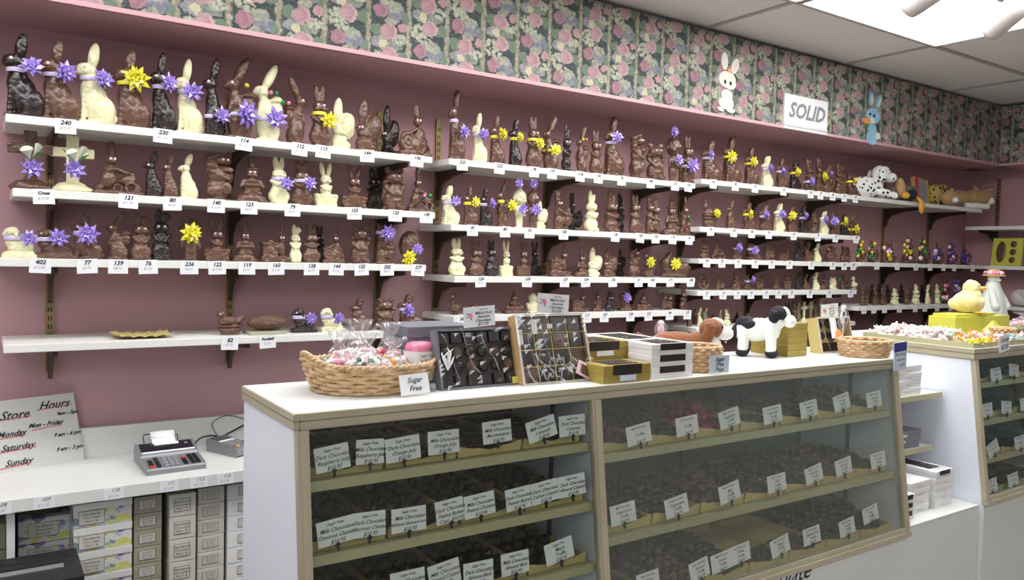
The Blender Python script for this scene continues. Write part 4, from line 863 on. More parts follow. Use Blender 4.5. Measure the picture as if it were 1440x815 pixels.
def case(name, X0, X1, Xm, sh_z, label, YBK=2.031, zbot=.52, backs=('mirror', 'greymirror'), ztop=ZT, left_open=False):
    r = root(name, (X0, YF0, 0)); O = Vector((X0, YF0, 0))
    def bl(nm, mb, mats, **k):
        mb.v = [(a-O.x, b2-O.y, c2) for a, b2, c2 in mb.v]; return build(nm, mb, mats, r, **k)
    bl('countertop', MB().box(X0, X1, YF0+.001, YBK, ztop-.006, ztop), 'white_lam')
    mb = MB(); trimband(mb, X0+.0105, X1, YF0-.004, YF0+.012, ZB, ztop-.001); bl('front_edge_trim', mb, 'gold')
    mb = MB(); h = ztop-.001-ZB
    for a, b2, o in ((0, .40, .0), (.40, .47, .005), (.47, .92, .001), (.92, 1., .004)): mb.box(X0-.004+o, X0+.010, YF0-.004+o, YBK, ZB+h*(1-b2), ZB+h*(1-a))
    bl('side_edge_trim', mb, 'gold')
    # side panels follow the lean of the glass
    for xx, nm in ((X0+.003, 'side_panel'), (X1-.021, 'side_panel')):
        mb = MB(); x2 = xx+.018
        prof = [(YBK, .0), (ys(zbot)+.021, .0), (ys(zbot)+.0145, zbot), (YF0+.0145, ZB), (YBK, ZB)]
        n = 5; vs = [(xx, a, b2) for a, b2 in prof]+[(x2, a, b2) for a, b2 in prof]
        mb.add(vs, [tuple(range(n)), tuple(range(2*n-1, n-1, -1))]+[(i, (i+1) % n, (i+1) % n+n, i+n) for i in range(n)]); bl(nm, mb, 'white_panel')
    ends = [(X0+.003, X0+.030)] + ([(Xm-.006, Xm+.026)] if Xm else []) + [(X1-.030, X1-.002)]
    for a, b2 in ends: bl('post', slant_box(slant_box(MB(), a, b2, zbot, ZB, -.006, .014), a+.008, b2-.008, zbot, ZB, -.009, -.005), 'gold')
    bl('bottom_rail', slant_box(slant_box(MB(), X0, X1, zbot-.018, zbot-.002, -.010, .014), X0, X1, zbot-.0, zbot+.014, -.004, .012), 'gold')
    bl('base_panel', MB().box(X0+.004, X1-.002, ys(zbot)+.004, ys(zbot)+.02, 0, zbot-.018), 'base_lam')
    bl('bottom_deck', MB().box(X0+.02, X1-.021, ys(zbot)+.014, YBK-.01, zbot-.02, zbot-.001), 'white_lam')
    secs = [(X0+.03, Xm-.004), (Xm+.024, X1-.03)] if Xm else [(X0+.03, X1-.03)]
    if Xm: bl('divider_panel', slant_box(MB(), Xm+.002, Xm+.018, zbot, ZB, .016, .06).hexa([(Xm+.002, ys(zbot, .06), zbot), (Xm+.018, ys(zbot, .06), zbot), (Xm+.018, YBK-.01, zbot), (Xm+.002, YBK-.01, zbot), (Xm+.002, YF0+.06, ZB), (Xm+.018, YF0+.06, ZB), (Xm+.018, YBK-.01, ZB), (Xm+.002, YBK-.01, ZB)]), 'white_panel')
    for si, (a, b2) in enumerate(secs):
        bl('glass_pane', slant_box(MB(), a, b2, zbot+.014, ZB, .0, .004), 'glass' if (si == 0 and Xm) or not Xm else 'glasshazy')
        bl('back_panel', MB().box(a, b2, YBK-.02, YBK-.008, zbot, ZB), backs[si])
        for z in sh_z[si]:
            m2 = MB(); slant_box(m2, a, b2, z-.022, z+.0, .018, .030); m2.box(a, b2, ys(z, .030), YBK-.022, z-.012, z-.002)
            bl('inner_shelf', m2, 'goldgreen')
        m2 = MB()
        for xx in ((a+.004, b2-.006)): m2.box(xx, xx+.004, YF0+.16, YF0+.175, zbot, ZB)
        for xx in (a+(b2-a)*.5,): m2.box(xx, xx+.012, YBK-.026, YBK-.02, zbot, ZB)
        bl('support_strip', m2, 'black')
    tag(r, label, 'display counter'); return r
SH1 = [.998, .840, .680]; SH2 = [.958, .735]
case('display_counter', .547, 2.846, 1.367, (SH1, SH2), 'long glass-fronted white and champagne display counter with a basket on its top')
case('display_counter', 3.417, 6.2, None, ([1.011, .855, .699],), 'glass-fronted display counter at right, behind the gap, with candy on top', zbot=.54, backs=('mirror', 'mirror'), ztop=1.160, YBK=2.36)
# low base running between the two counters with its open shelves
r = root('shelf_unit', (2.85, 1.58, 0))
def bb(nm, mb, m_):
    mb.v = [(a-2.85, b2-1.58, c2) for a, b2, c2 in mb.v]; return build(nm, mb, m_, r, bevel=.001)
bb('base_panel', MB().box(2.852, 3.413, 1.578, 1.594, 0, .505), 'base_lam')
bb('deck', MB().box(2.852, 3.413, 1.578, 2.02, .505, .520), 'white_lam')
bb('back_panel', MB().box(2.852, 3.413, 2.02, 2.031, .0, 1.05), 'white_panel')
bb('shelf', MB().box(2.852, 3.405, 1.752, 2.018, .955, .962), 'white_lam'); bb('shelf_lip', MB().box(2.852, 3.405, 1.745, 1.752, .940, .964), 'goldgreen')
bb('shelf', MB().box(2.852, 3.365, 1.765, 2.018, .728, .735), 'white_lam'); bb('shelf_lip', MB().box(2.852, 3.365, 1.758, 1.765, .714, .737), 'goldgreen')
m2 = MB(); m2.box(3.19, 3.212, 2.008, 2.02, .53, 1.04)
z = .55
while z < 1.03: m2.box(3.198, 3.204, 2.006, 2.009, z, z+.014, 1); z += .03
m2.v = [(a-2.85, b2-1.58, c2) for a, b2, c2 in m2.v]; build('shelf_standard', m2, ('brass', 'slot'), r)
tag(r, 'open white shelf bay between the two display counters, holding stacked cartons', 'shelf unit')

# ---- trays, chocolates and hand-lettered cards inside the cases
def traymesh(w, d, h=.020, floor='liner'):
    mb = MB(); mb.box(-w/2, w/2, 0, d, 0, .002, 1); mb.box(-w/2, -w/2+.002, 0, d, .002, h); mb.box(w/2-.002, w/2, 0, d, .002, h); mb.box(-w/2, w/2, d-.002, d, .002, h)
    n = 20; fr = []
    for i in range(n+1):
        t = i/n; fr.append((-w/2+w*t, h*1.0+.006*math.cos(t*2*PI)+.0015*math.cos(t*6*PI)))
    for i in range(n):
        (xa, za), (xb, zb) = fr[i], fr[i+1]
        mb.hexa([(xa, -.003, 0), (xb, -.003, 0), (xb, 0, 0), (xa, 0, 0), (xa, -.008, za), (xb, -.008, zb), (xb, -.005, zb), (xa, -.005, za)])
    return mb.mesh('tray', [M['tray'], M[floor]])
CARDM = MB().box(-.5, .5, -.008, .008, -.5, .5).mesh('card', [M['paper']])
CLIPM = MB().box(-.0025, .0025, -.004, .002, -.014, .004).box(-.006, .006, -.004, -.001, -.003, .001).mesh('clip', [M['black']])
def card(u0, v0, u1, v1, lines, lab, off=.05, roll=0., w=.084, hh=.055, mt='paper', fs=.0125, grp='hand-lettered chocolate cards in the counters'):
    uc, vc = (u0+u1)/2, (v0+v1)/2
    P = onS(uc, vc, off); A = onS(u0+1, vc, off); B = onS(u1-1, vc, off)
    w = min(max((B.x-A.x)*.96, .06), .092)
    r = root('price_card', P); r.rotation_euler = (-math.atan(KS), roll, 0)
    r.rotation_euler = Euler((-.13, roll, 0), 'XYZ')
    obj('card', CARDM, r, scale=(w, .05, hh)); 
    n = len(lines); 
    for i, s in enumerate(lines):
        z = hh*.5-.009 - i*(hh-.012)/max(n-1, 1)*.92
        small = (i == 0)
        sz = (fs*.72 if small else fs)*(min(1., 15/max(len(s), 1)))**.5
        lettering(s, r, (w*.02 if not small else 0, -.0012, z), size=sz, shear=.38, mt='ink' if i < n-1 else 'ink', bold=.0001)
    obj('clip', CLIPM, r, (0, 0, -hh/2))
    tag(r, lab, 'sign card', grp); return r
SF = 'Sugar Free'; MC = 'Milk Chocolate'; DC = 'Dark Chocolate'
C1 = [ # left case
 (441,624,493.5,663,[SF,DC,'Raspberry Jelly','$10.95'],'Dark Chocolate Raspberry Jelly',.10),(499,618,542,651,[SF,MC,'Raspberry Jelly','$10.95'],'Milk Chocolate Raspberry Jelly',-.05),
 (540,613,593,648,[SF,DC,'Orange Jelly','$10.95'],'Dark Chocolate Orange Jelly',.06),(600,606,648,636,[SF,MC,'Orange Jelly','$10.95'],'Milk Chocolate Orange Jelly',.0),
 (677,589,721,624,[SF,MC,'Marshmallow','$10.95'],'Milk Chocolate Marshmallow',.03),(739,583,784,622,[SF,MC,'Caramels','$10.95'],'Milk Chocolate Caramels',.20),(784.5,583,825,612.5,[SF,DC,'Caramels','$10.95'],'Dark Chocolate Caramels',.0),
 (444,725,501,768,[SF,MC,'Coconut Clusters','$10.95'],'Milk Chocolate Coconut Clusters',.09),(494.5,719,544.5,754,[SF,DC,'Coconut Clusters','$10.95'],'Dark Chocolate Coconut Clusters',-.04),
 (548.6,713.5,601.6,746,[SF,MC,'Almond Buttercrunch','$10.95'],'Milk Chocolate Almond Buttercrunch',-.02),(611,698.5,654,737,[SF,DC,'Peanut Butter','Cups  $10.95'],'Dark Chocolate Peanut Butter Cups',.08),
 (651,692,698,727,[SF,MC,'Peanut Clusters','$10.95'],'Milk Chocolate Peanut Clusters',.06),(709.6,683,748,718,[SF,DC,'Peanut Butter','$10.95'],'Dark Chocolate Peanut Butter',.07),
 (745,674,786.5,708,[SF,DC,'Cashew Clusters','$10.95'],'Dark Chocolate Cashew Clusters',.09),(783,665.5,825,698.5,[SF,DC,'Almond Clusters','$10.95'],'Dark Chocolate Almond Clusters',.04),
 (547,801,600,836,[SF,DC,'Cashew Bark','$10.95'],'card at the bottom edge left of the Milk Chocolate Almond Clusters card',0.),(601,788,649,824,[SF,MC,'Almond Clusters','$10.95'],'Milk Chocolate Almond Clusters',.12),(650,787,696,823,[SF,DC,'Almond Bark','$10.95'],'Dark Chocolate Almond Bark',-.02),
 (703,774,746,808,[SF,MC,'Almond Bark','$10.95'],'Milk Chocolate Almond Bark',0.),(765,755,808,793,[SF,'Maple','Truffle','$10.95'],'Maple Truffle',.14)]
for a in C1:
    nm = a[5]; lab = ('white hand-lettered sugar free card reading %s, left case' % nm) if not nm.startswith('card') else 'partly cut-off white card left of the Milk Chocolate Almond Clusters card'
    card(*a[:5], lab, off=.004+.012, roll=-a[6]+.0)
RW = ['top', 'middle', 'bottom']
C2 = [[(877,597,920,623),(947.5,585,985,611),(1007.6,575,1044,600),(1070,569.5,1103,595),(1123,563,1152,586),(1169,554,1198,576),(1216,550,1242,572)],
      [(855.6,706,897,737),(932,696,971,726),(1007.6,678.5,1044.5,705),(1077.5,666,1107,691),(1131,652,1158,680.5),(1172.5,644,1200,667),(1221.6,633,1248,660)],
      [(894,803,929,832),(968.5,786,998.5,814),(997.5,776,1032.6,802),(1024,764,1057,791.5),(1082.5,753,1111.5,781),(1128,738,1155,766.6),(1179,728,1203.5,753),(1211,710,1237,734)]]
NM = [['Truffles','Truffle','Raspberry Truffle','Amaretto Truffle','Maple Truffle','Orange Truffle','Caramel Truffle'],['Cappuccino Truffle','Cappuccino Truffle','Mint Truffle','Rum Truffle','Hazelnut Truffle','Espresso Truffle','Coconut Truffle'],
      ['Cherry Truffle','Almond Truffle','Lemon Truffle','Toffee Truffle','Ginger Truffle','Double Dark Truffle','Vanilla Truffle','Plain Truffle']]
for ri, rw in enumerate(C2):
    for i, q in enumerate(rw):
        nm = NM[ri][i]; kind = MC if i % 2 == 0 else DC
        l = [kind]+nm.rsplit(' ', 1)+['$16.95'] if len(nm) > 9 else [kind, nm, '$16.95']
        pos = 'leftmost' if i == 0 else ('rightmost' if i == len(rw)-1 else ORD[i])
        card(*q, l, 'white hand-lettered truffle card, %s in the %s row of right glass section' % (pos, RW[ri]), off=.016, roll=-.12+.06*math.sin(i*2.3+ri), fs=.012)
C3 = [(1384,516,1417,536,0,.05),(1414.6,512,1437,529,0,-.15),(1378.5,567.5,1397.6,585,1,.05),(1404,564,1427,581,1,-.1),(1431,560,1452,576,1,0),(1383,619,1409.5,641,2,.35),(1422,612,1446,631,2,.05),(1385,672.5,1404,692.5,3,.1),(1414.6,664,1435,684,3,.1)]
cnt = {}
for u0, v0, u1, v1, rw, ro in C3:
    i = cnt.get(rw, 0); cnt[rw] = i+1
    card(u0, v0, u1, v1, [DC, 'Creams', '$9.95'], 'white card, %s in %s row of the far right display counter' % (('leftmost', 'second', 'third')[i], ('top', 'second', 'third', 'bottom')[rw]), off=.016, roll=-ro)
# trays
TR = traymesh(.186, .345)
TRB = traymesh(.192, .33, .026, 'tray')
pieces = []
def tray(x, z, me, lab, grp):
    o = obj('cardboard_tray', me, loc=(x, ys(z, .044), z+.0005)); tag(o, lab, 'tray', grp); return o
rnd = random.Random(3)
PIECE = MB(); PIECE.prism([(-.017,0),(.017,0),(.0185,.006),(.015,.0125),(-.015,.0125),(-.0185,.006)], -.012, .012)
PIECE = PIECE.mesh('chocolate_piece', [M['piece']])
LUMP = sculpt('chocolate_cluster', [('e',0,0,.35,.8,.7,.35),('e',-.3,.2,.55,.35,.3,.3),('e',.35,-.1,.5,.35,.35,.3),('e',.05,-.35,.5,.3,.25,.3),('e',.1,.3,.6,.3,.3,.25)], .09, 2, ['piece'])
rows1 = ['top', 'middle', 'bottom']
posn = ['leftmost', 'second from left', 'third from left', 'rightmost']
for ri, z in enumerate(SH1):
    for i in range(4):
        x = .672+.1935*i
        tray(x, z, TR, 'gold cardboard tray, %s on the %s shelf of left glass section' % (posn[i], rows1[ri]), 'trays in the left glass section')
        g = 'chocolates in tray %s' % (posn[i]+' '+rows1[ri])
        for a in range(4):
            for b2 in range(6):
                xx = x-.066+.044*a+rnd.uniform(-.004, .004); yy = ys(z, .044)+.035+.056*b2+rnd.uniform(-.004, .004)
                me = PIECE if ri == 0 else LUMP
                o = obj('chocolate_piece' if ri == 0 else 'chocolate_cluster', me, loc=(xx, yy, z+.003), rot=(0, 0, rnd.uniform(-.3, .3)), scale=(1, 1, 1.2) if ri == 0 else (.021, .020, .030+.004*(i % 2)))
                tag(o, 'dark %s in the %s tray, %s shelf of left glass section' % ('chocolate square' if ri == 0 else 'chocolate cluster', posn[i], rows1[ri]), 'chocolate', g)
# truffles: the nearest ones as individuals
TRUF = MB(); TRUF.ell((0, 0, .9), (1, .96, .9), seg=12, rings=8); TRUF = TRUF.mesh('truffle', [None], True)
p7 = ['leftmost', 'second from left', 'third from left', 'middle', 'third from right', 'second from right', 'rightmost']
allt = []
decks = [(SH2[0], 0), (SH2[1], 1), (.521, 2)]
for z, ri in decks:
    for i in range(7):
        x = 1.493+.2*i
        tray(x, z, TRB, 'gold cardboard tray, %s on the %s level of right glass section' % (p7[i], RW[ri]), 'trays in the right glass section')
        mt = 'truffle' if (i+ri) % 3 else 'truffle2'
        if ri == 0 and i == 2: mt = 'redfoilpiece'
        rad = (.0150, .0165, .0185)[(i*2+ri) % 3]; stp = rad*2.0
        top = {0: (.030, .045, .060, .022, .045, .040, .050), 1: (.040, .055, .065, .035, .060, .060, .035), 2: (.035, .095, .075, .016, .016, .050, .060)}[ri][i]
        back = {(0, 0): .16, (0, 3): .10, (1, 0): .20, (2, 3): .09, (2, 4): .12, (1, 3): .30}.get((ri, i), .31)
        nx = int(.176/stp); ny = int(back/stp)
        for a in range(nx):
            for b2 in range(ny):
                fx = 1-abs((a+.5)/nx*2-1)**2.2; fy = 1-abs((b2+.5)/ny*2-1)**2.5*.8
                hz = max(top*fx*fy, .001); nl = 1+int(hz/(rad*1.5))
                for lv in range(nl):
                    if lv < nl-2 and 0 < a < nx-1 and b2 > 0: continue     # buried
                    xx = x-(nx-1)*stp/2+a*stp+rnd.uniform(-.2, .2)*rad; yy = ys(z, .044)+.010+rad+b2*stp+rnd.uniform(-.2, .2)*rad
                    zz = z+.003+lv*rad*1.5+rnd.uniform(0, .25)*rad
                    allt.append((yy-lv*.02+i*.012, (xx, yy, zz), rad, mt, i, ri))
allt.sort(key=lambda t: t[0])
for t in allt[:298]:
    o = obj('truffle', TRUF, loc=t[1], rot=(0, 0, rnd.uniform(0, 6)), scale=(t[2],)*3, material=t[3])
    tag(o, 'round %s in the %s tray, %s level of right glass section' % ('magenta foiled truffle' if t[3] == 'redfoilpiece' else 'chocolate truffle', p7[t[4]], RW[t[5]]), 'truffle', 'truffles in %s tray, %s level' % (p7[t[4]], RW[t[5]]))
mb = MB()
for t in allt[298:]: mb.ell((t[1][0], t[1][1], t[1][2]+t[2]*.9), (t[2], t[2]*.96, t[2]*.9), seg=8, rings=5, mi={'truffle': 0, 'truffle2': 1, 'redfoilpiece': 2}[t[3]])
o = build('truffle_pile', mb, ('truffle', 'truffle2', 'redfoilpiece'), None, True, kind='stuff')
tag(o, 'heaps of round chocolate truffles filling the rear of the right glass section trays', 'truffles')
print('truffles', len(allt))
# far right counter: trays only with dark slabs
for ri, z in enumerate((1.011, .855, .699, .541)):
    for i in range(3):
        x = 3.56+.2*i
        tray(x, z, TR, 'gold cardboard tray, %s on the %s level of far right counter' % (('leftmost', 'second', 'third')[i], ('top', 'second', 'third', 'bottom')[ri]), 'trays in the far right counter')
        for a in range(3):
            for b2 in range(4):
                o = obj('chocolate_piece', PIECE, loc=(x-.055+.055*a, ys(z, .044)+.03+.05*b2, z+.003), scale=(1.3, 1.5, 2.2), rot=(0, 0, rnd.uniform(-.2, .2)))
                tag(o, 'dark chocolate square in %s tray, %s level of far right counter' % (('leftmost', 'second', 'third')[i], ('top', 'second', 'third', 'bottom')[ri]), 'chocolate', 'far right counter chocolates, %s tray, %s level' % (('left', 'middle', 'right')[i], ('top', 'second', 'third', 'bottom')[ri]))
# ---- cartons in the gap
def carton(x0, y0, z0, w, d, h, mt, lab, rz=0, win=None, grp=None, name='carton', label_mt=None, lid=True, side=None):
    r = root(name, (x0+w/2, y0+d/2, z0)); r.rotation_euler = (0, 0, rz)
    build('box_body', MB().box(-w/2+.001, w/2-.001, -d/2+.001, d/2-.001, 0, h*.55 if lid else h), mt, r, bevel=.0012)
    if lid: build('lid', MB().box(-w/2, w/2, -d/2, d/2, h*.5, h), mt, r, bevel=.0015)
    if win == 'oval':
        build('window', MB().lathe([(.032, h+.0002), (.032, h+.0008)], 24, sx=1.1, sy=.75), 'liner', r)
    if win == 'top':
        build('window', MB().box(-w*.30, w*.30, -d*.36, d*.36, h+.0002, h+.0014).box(-w*.30, w*.30, -d/2-.0014, -d/2+.0002, h*.45, h+.001), 'liner', r)
        # crumpled film over the window
        mb = MB(); n = 9; rn = random.Random(int(x0*100+z0*1000)); vs = []
        for i in range(n+1):
            for j in range(5): vs.append((-w*.30+w*.6*i/n, -d*.5+.01+d*.3*j/4, h+.002+.0035*rn.random()))
        mb.add(vs, [(i*5+j, (i+1)*5+j, (i+1)*5+j+1, i*5+j+1) for i in range(n) for j in range(4)]); build('window_film', mb, 'film', r)
    if side: lettering(side, r, (0, -d/2-.0016, h*.35), size=h*.3, mt='inkgrey', shear=.3)
    if label_mt: build('sticker', MB().box(-w*.16, w*.18, -d/2-.002, -d/2, h*.10, h*.42), label_mt, r)
    tag(r, lab, 'box', grp); return r
q = 0
NM5 = ['bottom', 'second from bottom', 'third from bottom', 'topmost']
for k in range(4):
    carton(3.07, 1.765, .9625+.031*k, .20, .20, .031, 'whitebox', 'white carton, %s of the stack of four on the gap\'s upper shelf' % NM5[k], rz=.03*((k % 2)*2-1), win='oval' if k == 3 else None, side='Chocolates', grp='white cartons on upper gap shelf')
for k in range(2):
    carton(2.90, 1.80, .9625+.045*k, .15, .17, .045, 'whitebox', 'taller white carton, %s of two left of the oval-window stack in the gap' % ('lower', 'upper')[k], grp='white cartons on upper gap shelf')
for k in range(3):
    carton(2.93+.01*k, 1.775, .7355+.024*k, .36, .2, .024, 'greybox', 'flat dark grey box, %s of three on the gap\'s lower shelf' % ('lowest', 'middle', 'top')[k], rz=-.03+.02*k, label_mt='paper', grp='flat grey boxes in the gap')
for k in range(3):
    carton(2.90, 1.62, .5205+.032*k, .10, .2, .032, 'whitebox', 'white window carton, %s of three at left on the gap deck' % ('lowest', 'middle', 'top')[k], win='top', grp='cartons on the gap deck')
for k in range(4):
    carton(3.01, 1.65, .5205+.031*k, .15, .26, .031, 'whitebox', 'white carton, %s of the middle stack on the gap deck' % NM5[k], win='oval' if k == 3 else None, side='Chocolates', rz=.02*(k % 2), grp='cartons on the gap deck')
for k in range(5):
    carton(3.185, 1.64, .5205+.030*k, .13, .30, .030, 'whitebox', 'white carton, %s of the right stack on the gap deck' % (['lowest', 'second', 'third', 'fourth', 'topmost'][k]), side='Mints', win='top' if k == 4 else None, rz=-.02*(k % 2), grp='cartons on the gap deck')
# paper sheet taped on the base, only its top shows
A = onY(1085, 808, 1.555)
r = root('paper_notice', (A.x+.02, ys(.52)-.0, A.z-.028)); 
build('paper_sheet', MB().box(-.16, .12, -.001, .001, -.2, .035), 'paper', r); lettering('Chocolate', r, (.0, -.0022, .006), size=.085, shear=.4)
r.location.y = ys(.52)+.0015
tag(r, 'white paper notice with large black script taped under the counter glass', 'notice')
# blue card on the right post
P = onY(1262, 501, YF0-.02)
r = root('sign_card', (2.832, YF0-.018, P.z)); r.rotation_euler = (0, -.06, 0)
build('card', MB().box(-.042, .042, -.001, .001, -.052, .052), 'bluepaper', r)
build('card_header', MB().box(-.042, .042, -.0016, -.001, .018, .052), 'foilblue', r)
lettering('Hard Candy', r, (0, -.0022, .008), size=.015, shear=.4); lettering('Assorted', r, (0, -.0022, -.012), size=.015, shear=.4); lettering('$3.95', r, (.01, -.0022, -.034), size=.015, shear=.3)
tag(r, 'blue and grey card with dark script on the right corner post of the counter', 'sign card')
# ------------------------------------------------------------------ things on the counter
def wicker(name, c, rx, ry, h, rows, lab, flare=1.12, sink=.0, handles=False, rz=0, cat='basket'):
    r = root(name, c); r.rotation_euler = (0, 0, rz); nS = 30
    def R(t): return 1/flare + (1-1/flare)*t**.8
    mb = MB()
    for k in range(rows):
        t = (k+.5)/rows; z = h*t; pts = []
        for i in range(nS*3):
            a = 2*PI*i/(nS*3); o = .0050*math.cos(a*nS/2*1.0+(k % 2)*PI); q = R(t)
            up = (.020*abs(math.cos(a))**8*t if handles else 0)
            pts.append(((rx*q+o)*math.cos(a), (ry*q+o)*math.sin(a), z+up))
        mb.tube(pts, h/rows*.50, 6, True)
    build('woven_side', mb, 'wicker', r, True)
    mb = MB()
    for i in range(nS):
        a = 2*PI*i/nS; mb.tube([((rx*R(0))*math.cos(a), (ry*R(0))*math.sin(a), .001), ((rx*R(.5))*math.cos(a), (ry*R(.5))*math.sin(a), h*.5), (rx*R(1)*math.cos(a), ry*R(1)*math.sin(a), h*.98)], .0022, 5)
    build('stakes', mb, 'wicker', r)
    mb = MB()
    for ph in (0, PI):
        pts = []
        for i in range(200):
            a = 2*PI*i/200; q = a*30+ph; up = (.028*abs(math.cos(a))**8 if handles else 0)
            pts.append(((rx+.003*math.cos(q))*math.cos(a), (ry+.003*math.cos(q))*math.sin(a), h+.003*math.sin(q)+up))
        mb.tube(pts, .0042, 6, True)
    build('braided_rim', mb, 'wicker', r, True)
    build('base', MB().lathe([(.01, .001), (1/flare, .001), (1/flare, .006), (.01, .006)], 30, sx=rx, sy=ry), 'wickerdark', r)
    tag(r, lab, cat); return r
xl, xr = findX(429, 1.86, 1.23), findX(607, 1.86, 1.21); bc = Vector(((xl+xr)/2, 1.862, ZT))
wicker('wicker_basket', bc, (xr-xl)/2, .135, .070, 7, 'large oval wicker basket with cellophane candy bags at the left of counter', 1.22, handles=True)
def bag(c, rx, ry, rz_, th, lab, cols, sd, sticker=False, fill='balls'):
    r = root('candy_bag', c); rn = random.Random(sd); mb = MB(); seg, rings = 26, 16; hh = rz_
    vs = []
    prof = []
    for i in range(rings+1):
        t = i/rings
        if t < .62: q = math.sin(PI*(t/.62*.86+.06)) ; z = hh*1.35*(t/.62)
        else:
            s = (t-.62)/.38; q = .30*(1-min(s*3, 1))+.16+ (.62*max(0, s-.3)**1.1); z = hh*1.35+th*s
        prof.append((q, z))
    for i, (q, z) in enumerate(prof):
        for k in range(seg):
            a = 2*PI*k/seg; j = 1+.10*math.sin(a*5+i*.9+sd)+rn.uniform(-.05, .05)+(.18*math.sin(a*6+sd) if z > hh*1.4 else 0)
            vs.append((rx*q*j*math.cos(a), ry*q*j*math.sin(a), max(.002, z+(rn.uniform(-.004, .004)))))
    fs = [(i*seg+k, i*seg+(k+1) % seg, (i+1)*seg+(k+1) % seg, (i+1)*seg+k) for i in range(rings) for k in range(seg)]
    mb.add(vs, fs); build('cellophane', mb, 'cello', r, False)
    mb = MB(); names = cols
    for i in range(150):
        t = rn.random()*.7+.05; q = math.sin(PI*(t*.9+.05))*.80; a = rn.random()*2*PI; rr = rn.uniform(.75, .98)
        s = rn.uniform(.0075, .0115)
        mb.ell((rx*q*rr*math.cos(a), ry*q*rr*math.sin(a), .012+hh*1.2*t), (s, s*rn.uniform(.6, 1), s*rn.uniform(.6, 1)), Matrix.Rotation(rn.random()*3, 3, 'Y'), 8, 5, mi=i % len(names))
    mb.ell((0, 0, hh*.6), (rx*.68, ry*.68, hh*.52), seg=12, rings=8, mi=0)
    o = build('candies', mb, names, r, True); o['kind'] = 'stuff'
    build('tie', MB().lathe([(.22, -.003), (.24, 0), (.22, .003)], 14, c=(0, 0, hh*1.38), sx=rx, sy=ry), 'softpink', r)
    if sticker:
        build('sticker', MB().obox((rx*.1, -ry*.95, hh*.65), (.024, .0008, .016), Euler((-.1, .45, 0)).to_matrix()), 'paper', r)
    tag(r, lab, 'bag of candy', 'cellophane candy bags in the basket'); return r
bx, by = bc.x, bc.y; zb = ZT+.012
bag((bx-.090, by-.010, zb), .062, .055, .062, .060, 'cellophane bag of pastel and pink candies at left of the basket', ('softpink', 'lily', 'pink', 'green', 'white_lam'), 1)
bag((bx-.030, by-.035, zb), .060, .052, .066, .045, 'cellophane bag with green, black and pink candies at the basket front', ('softpink', 'pink', 'green', 'white_lam', 'dark', 'softpink'), 2, True)
bag((bx-.010, by+.060, zb), .062, .055, .072, .062, 'tall cellophane bag at the back of the basket, flared top', ('white_lam', 'softpink', 'lily', 'white_lam'), 3)
bag((bx+.048, by-.030, zb), .052, .046, .058, .04, 'cellophane bag of yellow and orange candies with white sticker', ('softpink', 'yellowbox', 'orange', 'white_lam', 'softpink'), 4, True)
bag((bx+.075, by+.055, zb), .055, .048, .068, .055, 'cellophane bag with red candy, rear right of the basket', ('red', 'softpink', 'white_lam', 'red'), 5)
rr_ = root('candy_tub', (bx+.122, by-.030, zb+.004)); rr_.scale = (1.12, 1.12, 1.45); 
build('tub', MB().lathe([(.030, 0), (.034, .002), (.036, .070), (.034, .073), (.010, .074)], 24), 'film', rr_, True)
build('candies', MB().lathe([(.005, .001), (.031, .002), (.0335, .060), (.028, .068), (.005, .070)], 24), 'pink', rr_, True)
build('tub_label', MB().lathe([(.0362, .016), (.0372, .055)], 24, cap=False), 'paper', rr_)
for i, s in enumerate(('Sugar Free', 'Red Berry', 'Slices', 'Net 4 oz')): lettering(s, rr_, (0, -.0378, .048-.009*i), size=.0075, shear=0)
tag(rr_, 'clear tub of red candy with white label at the right end of basket', 'candy tub')
# hand-lettered card leaning on the basket
def flatcard(corners, lines, lab, mt='paper', rose=False, back=.0012, sizes=None, grp=None, clip=False, cat='sign card', inks=None):
    tl, tr, br, bl_ = corners; r = root('sign_card', (bl_+br)/2); O = Vector(r.location)
    X_ = ((tr-tl)+(br-bl_)).normalized(); Z_ = ((tl-bl_)+(tr-br)).normalized(); Yn = -(X_.cross(Z_)).normalized(); Yn = Yn if Yn.y > 0 else -Yn
    Z_ = Z_ - X_*Z_.dot(X_); Z_.normalize()
    w = ((tr-tl).length+(br-bl_).length)/2; h = ((tl-bl_).length+(tr-br).length)/2
    rm = Matrix((X_, X_.cross(Z_)*-1, Z_)).transposed(); 
    if rm.determinant() < 0: rm = Matrix((X_, X_.cross(Z_), Z_)).transposed()
    # want local -Y toward viewer
    r.rotation_euler = rm.to_euler()
    build('card', MB().box(-w/2, w/2, 0, back, 0, h), mt, r)
    n = len(lines)
    for i, s in enumerate(lines):
        sz = (sizes[i] if sizes else h/(n+.6)*.95)
        lettering(s, r, ((w*.12 if rose and i < 3 else (w*.1 if rose else 0)), -.001, h*(1-(i+.75)/(n+.45))), size=sz, shear=.35, bold=sz*.012, mt=(inks[i] if inks else 'ink'))
    if rose:
        mb = MB(); mb.ell((-w*.30, -.0010, h*.60), (w*.065, .0012, w*.065)); mb.ell((-w*.27, -.0014, h*.55), (w*.05, .0012, w*.04)); build('rose_print', mb, 'pink', r)
        mb = MB(); mb.ell((-w*.38, -.0008, h*.66), (w*.05, .001, w*.018), Matrix.Rotation(.5, 3, 'Y')); mb.ell((-w*.27, -.0008, h*.42), (w*.055, .001, w*.02), Matrix.Rotation(.9, 3, 'Y')); mb.ell((-w*.40, -.0008, h*.50), (w*.04, .001, w*.016), Matrix.Rotation(-.5, 3, 'Y')); build('leaf_print', mb, 'greystone', r)
    tag(r, lab, cat, grp); return r
yb = by-.16
def Q(l, yy, lean=0.):
    out = []
    zb_ = min(onY(u, v, yy).z for u, v in l)
    for u, v in l:
        P = onY(u, v, yy)
        if lean: P = onY(u, v, yy+(P.z-zb_)*lean)
        out.append(P)
    return out
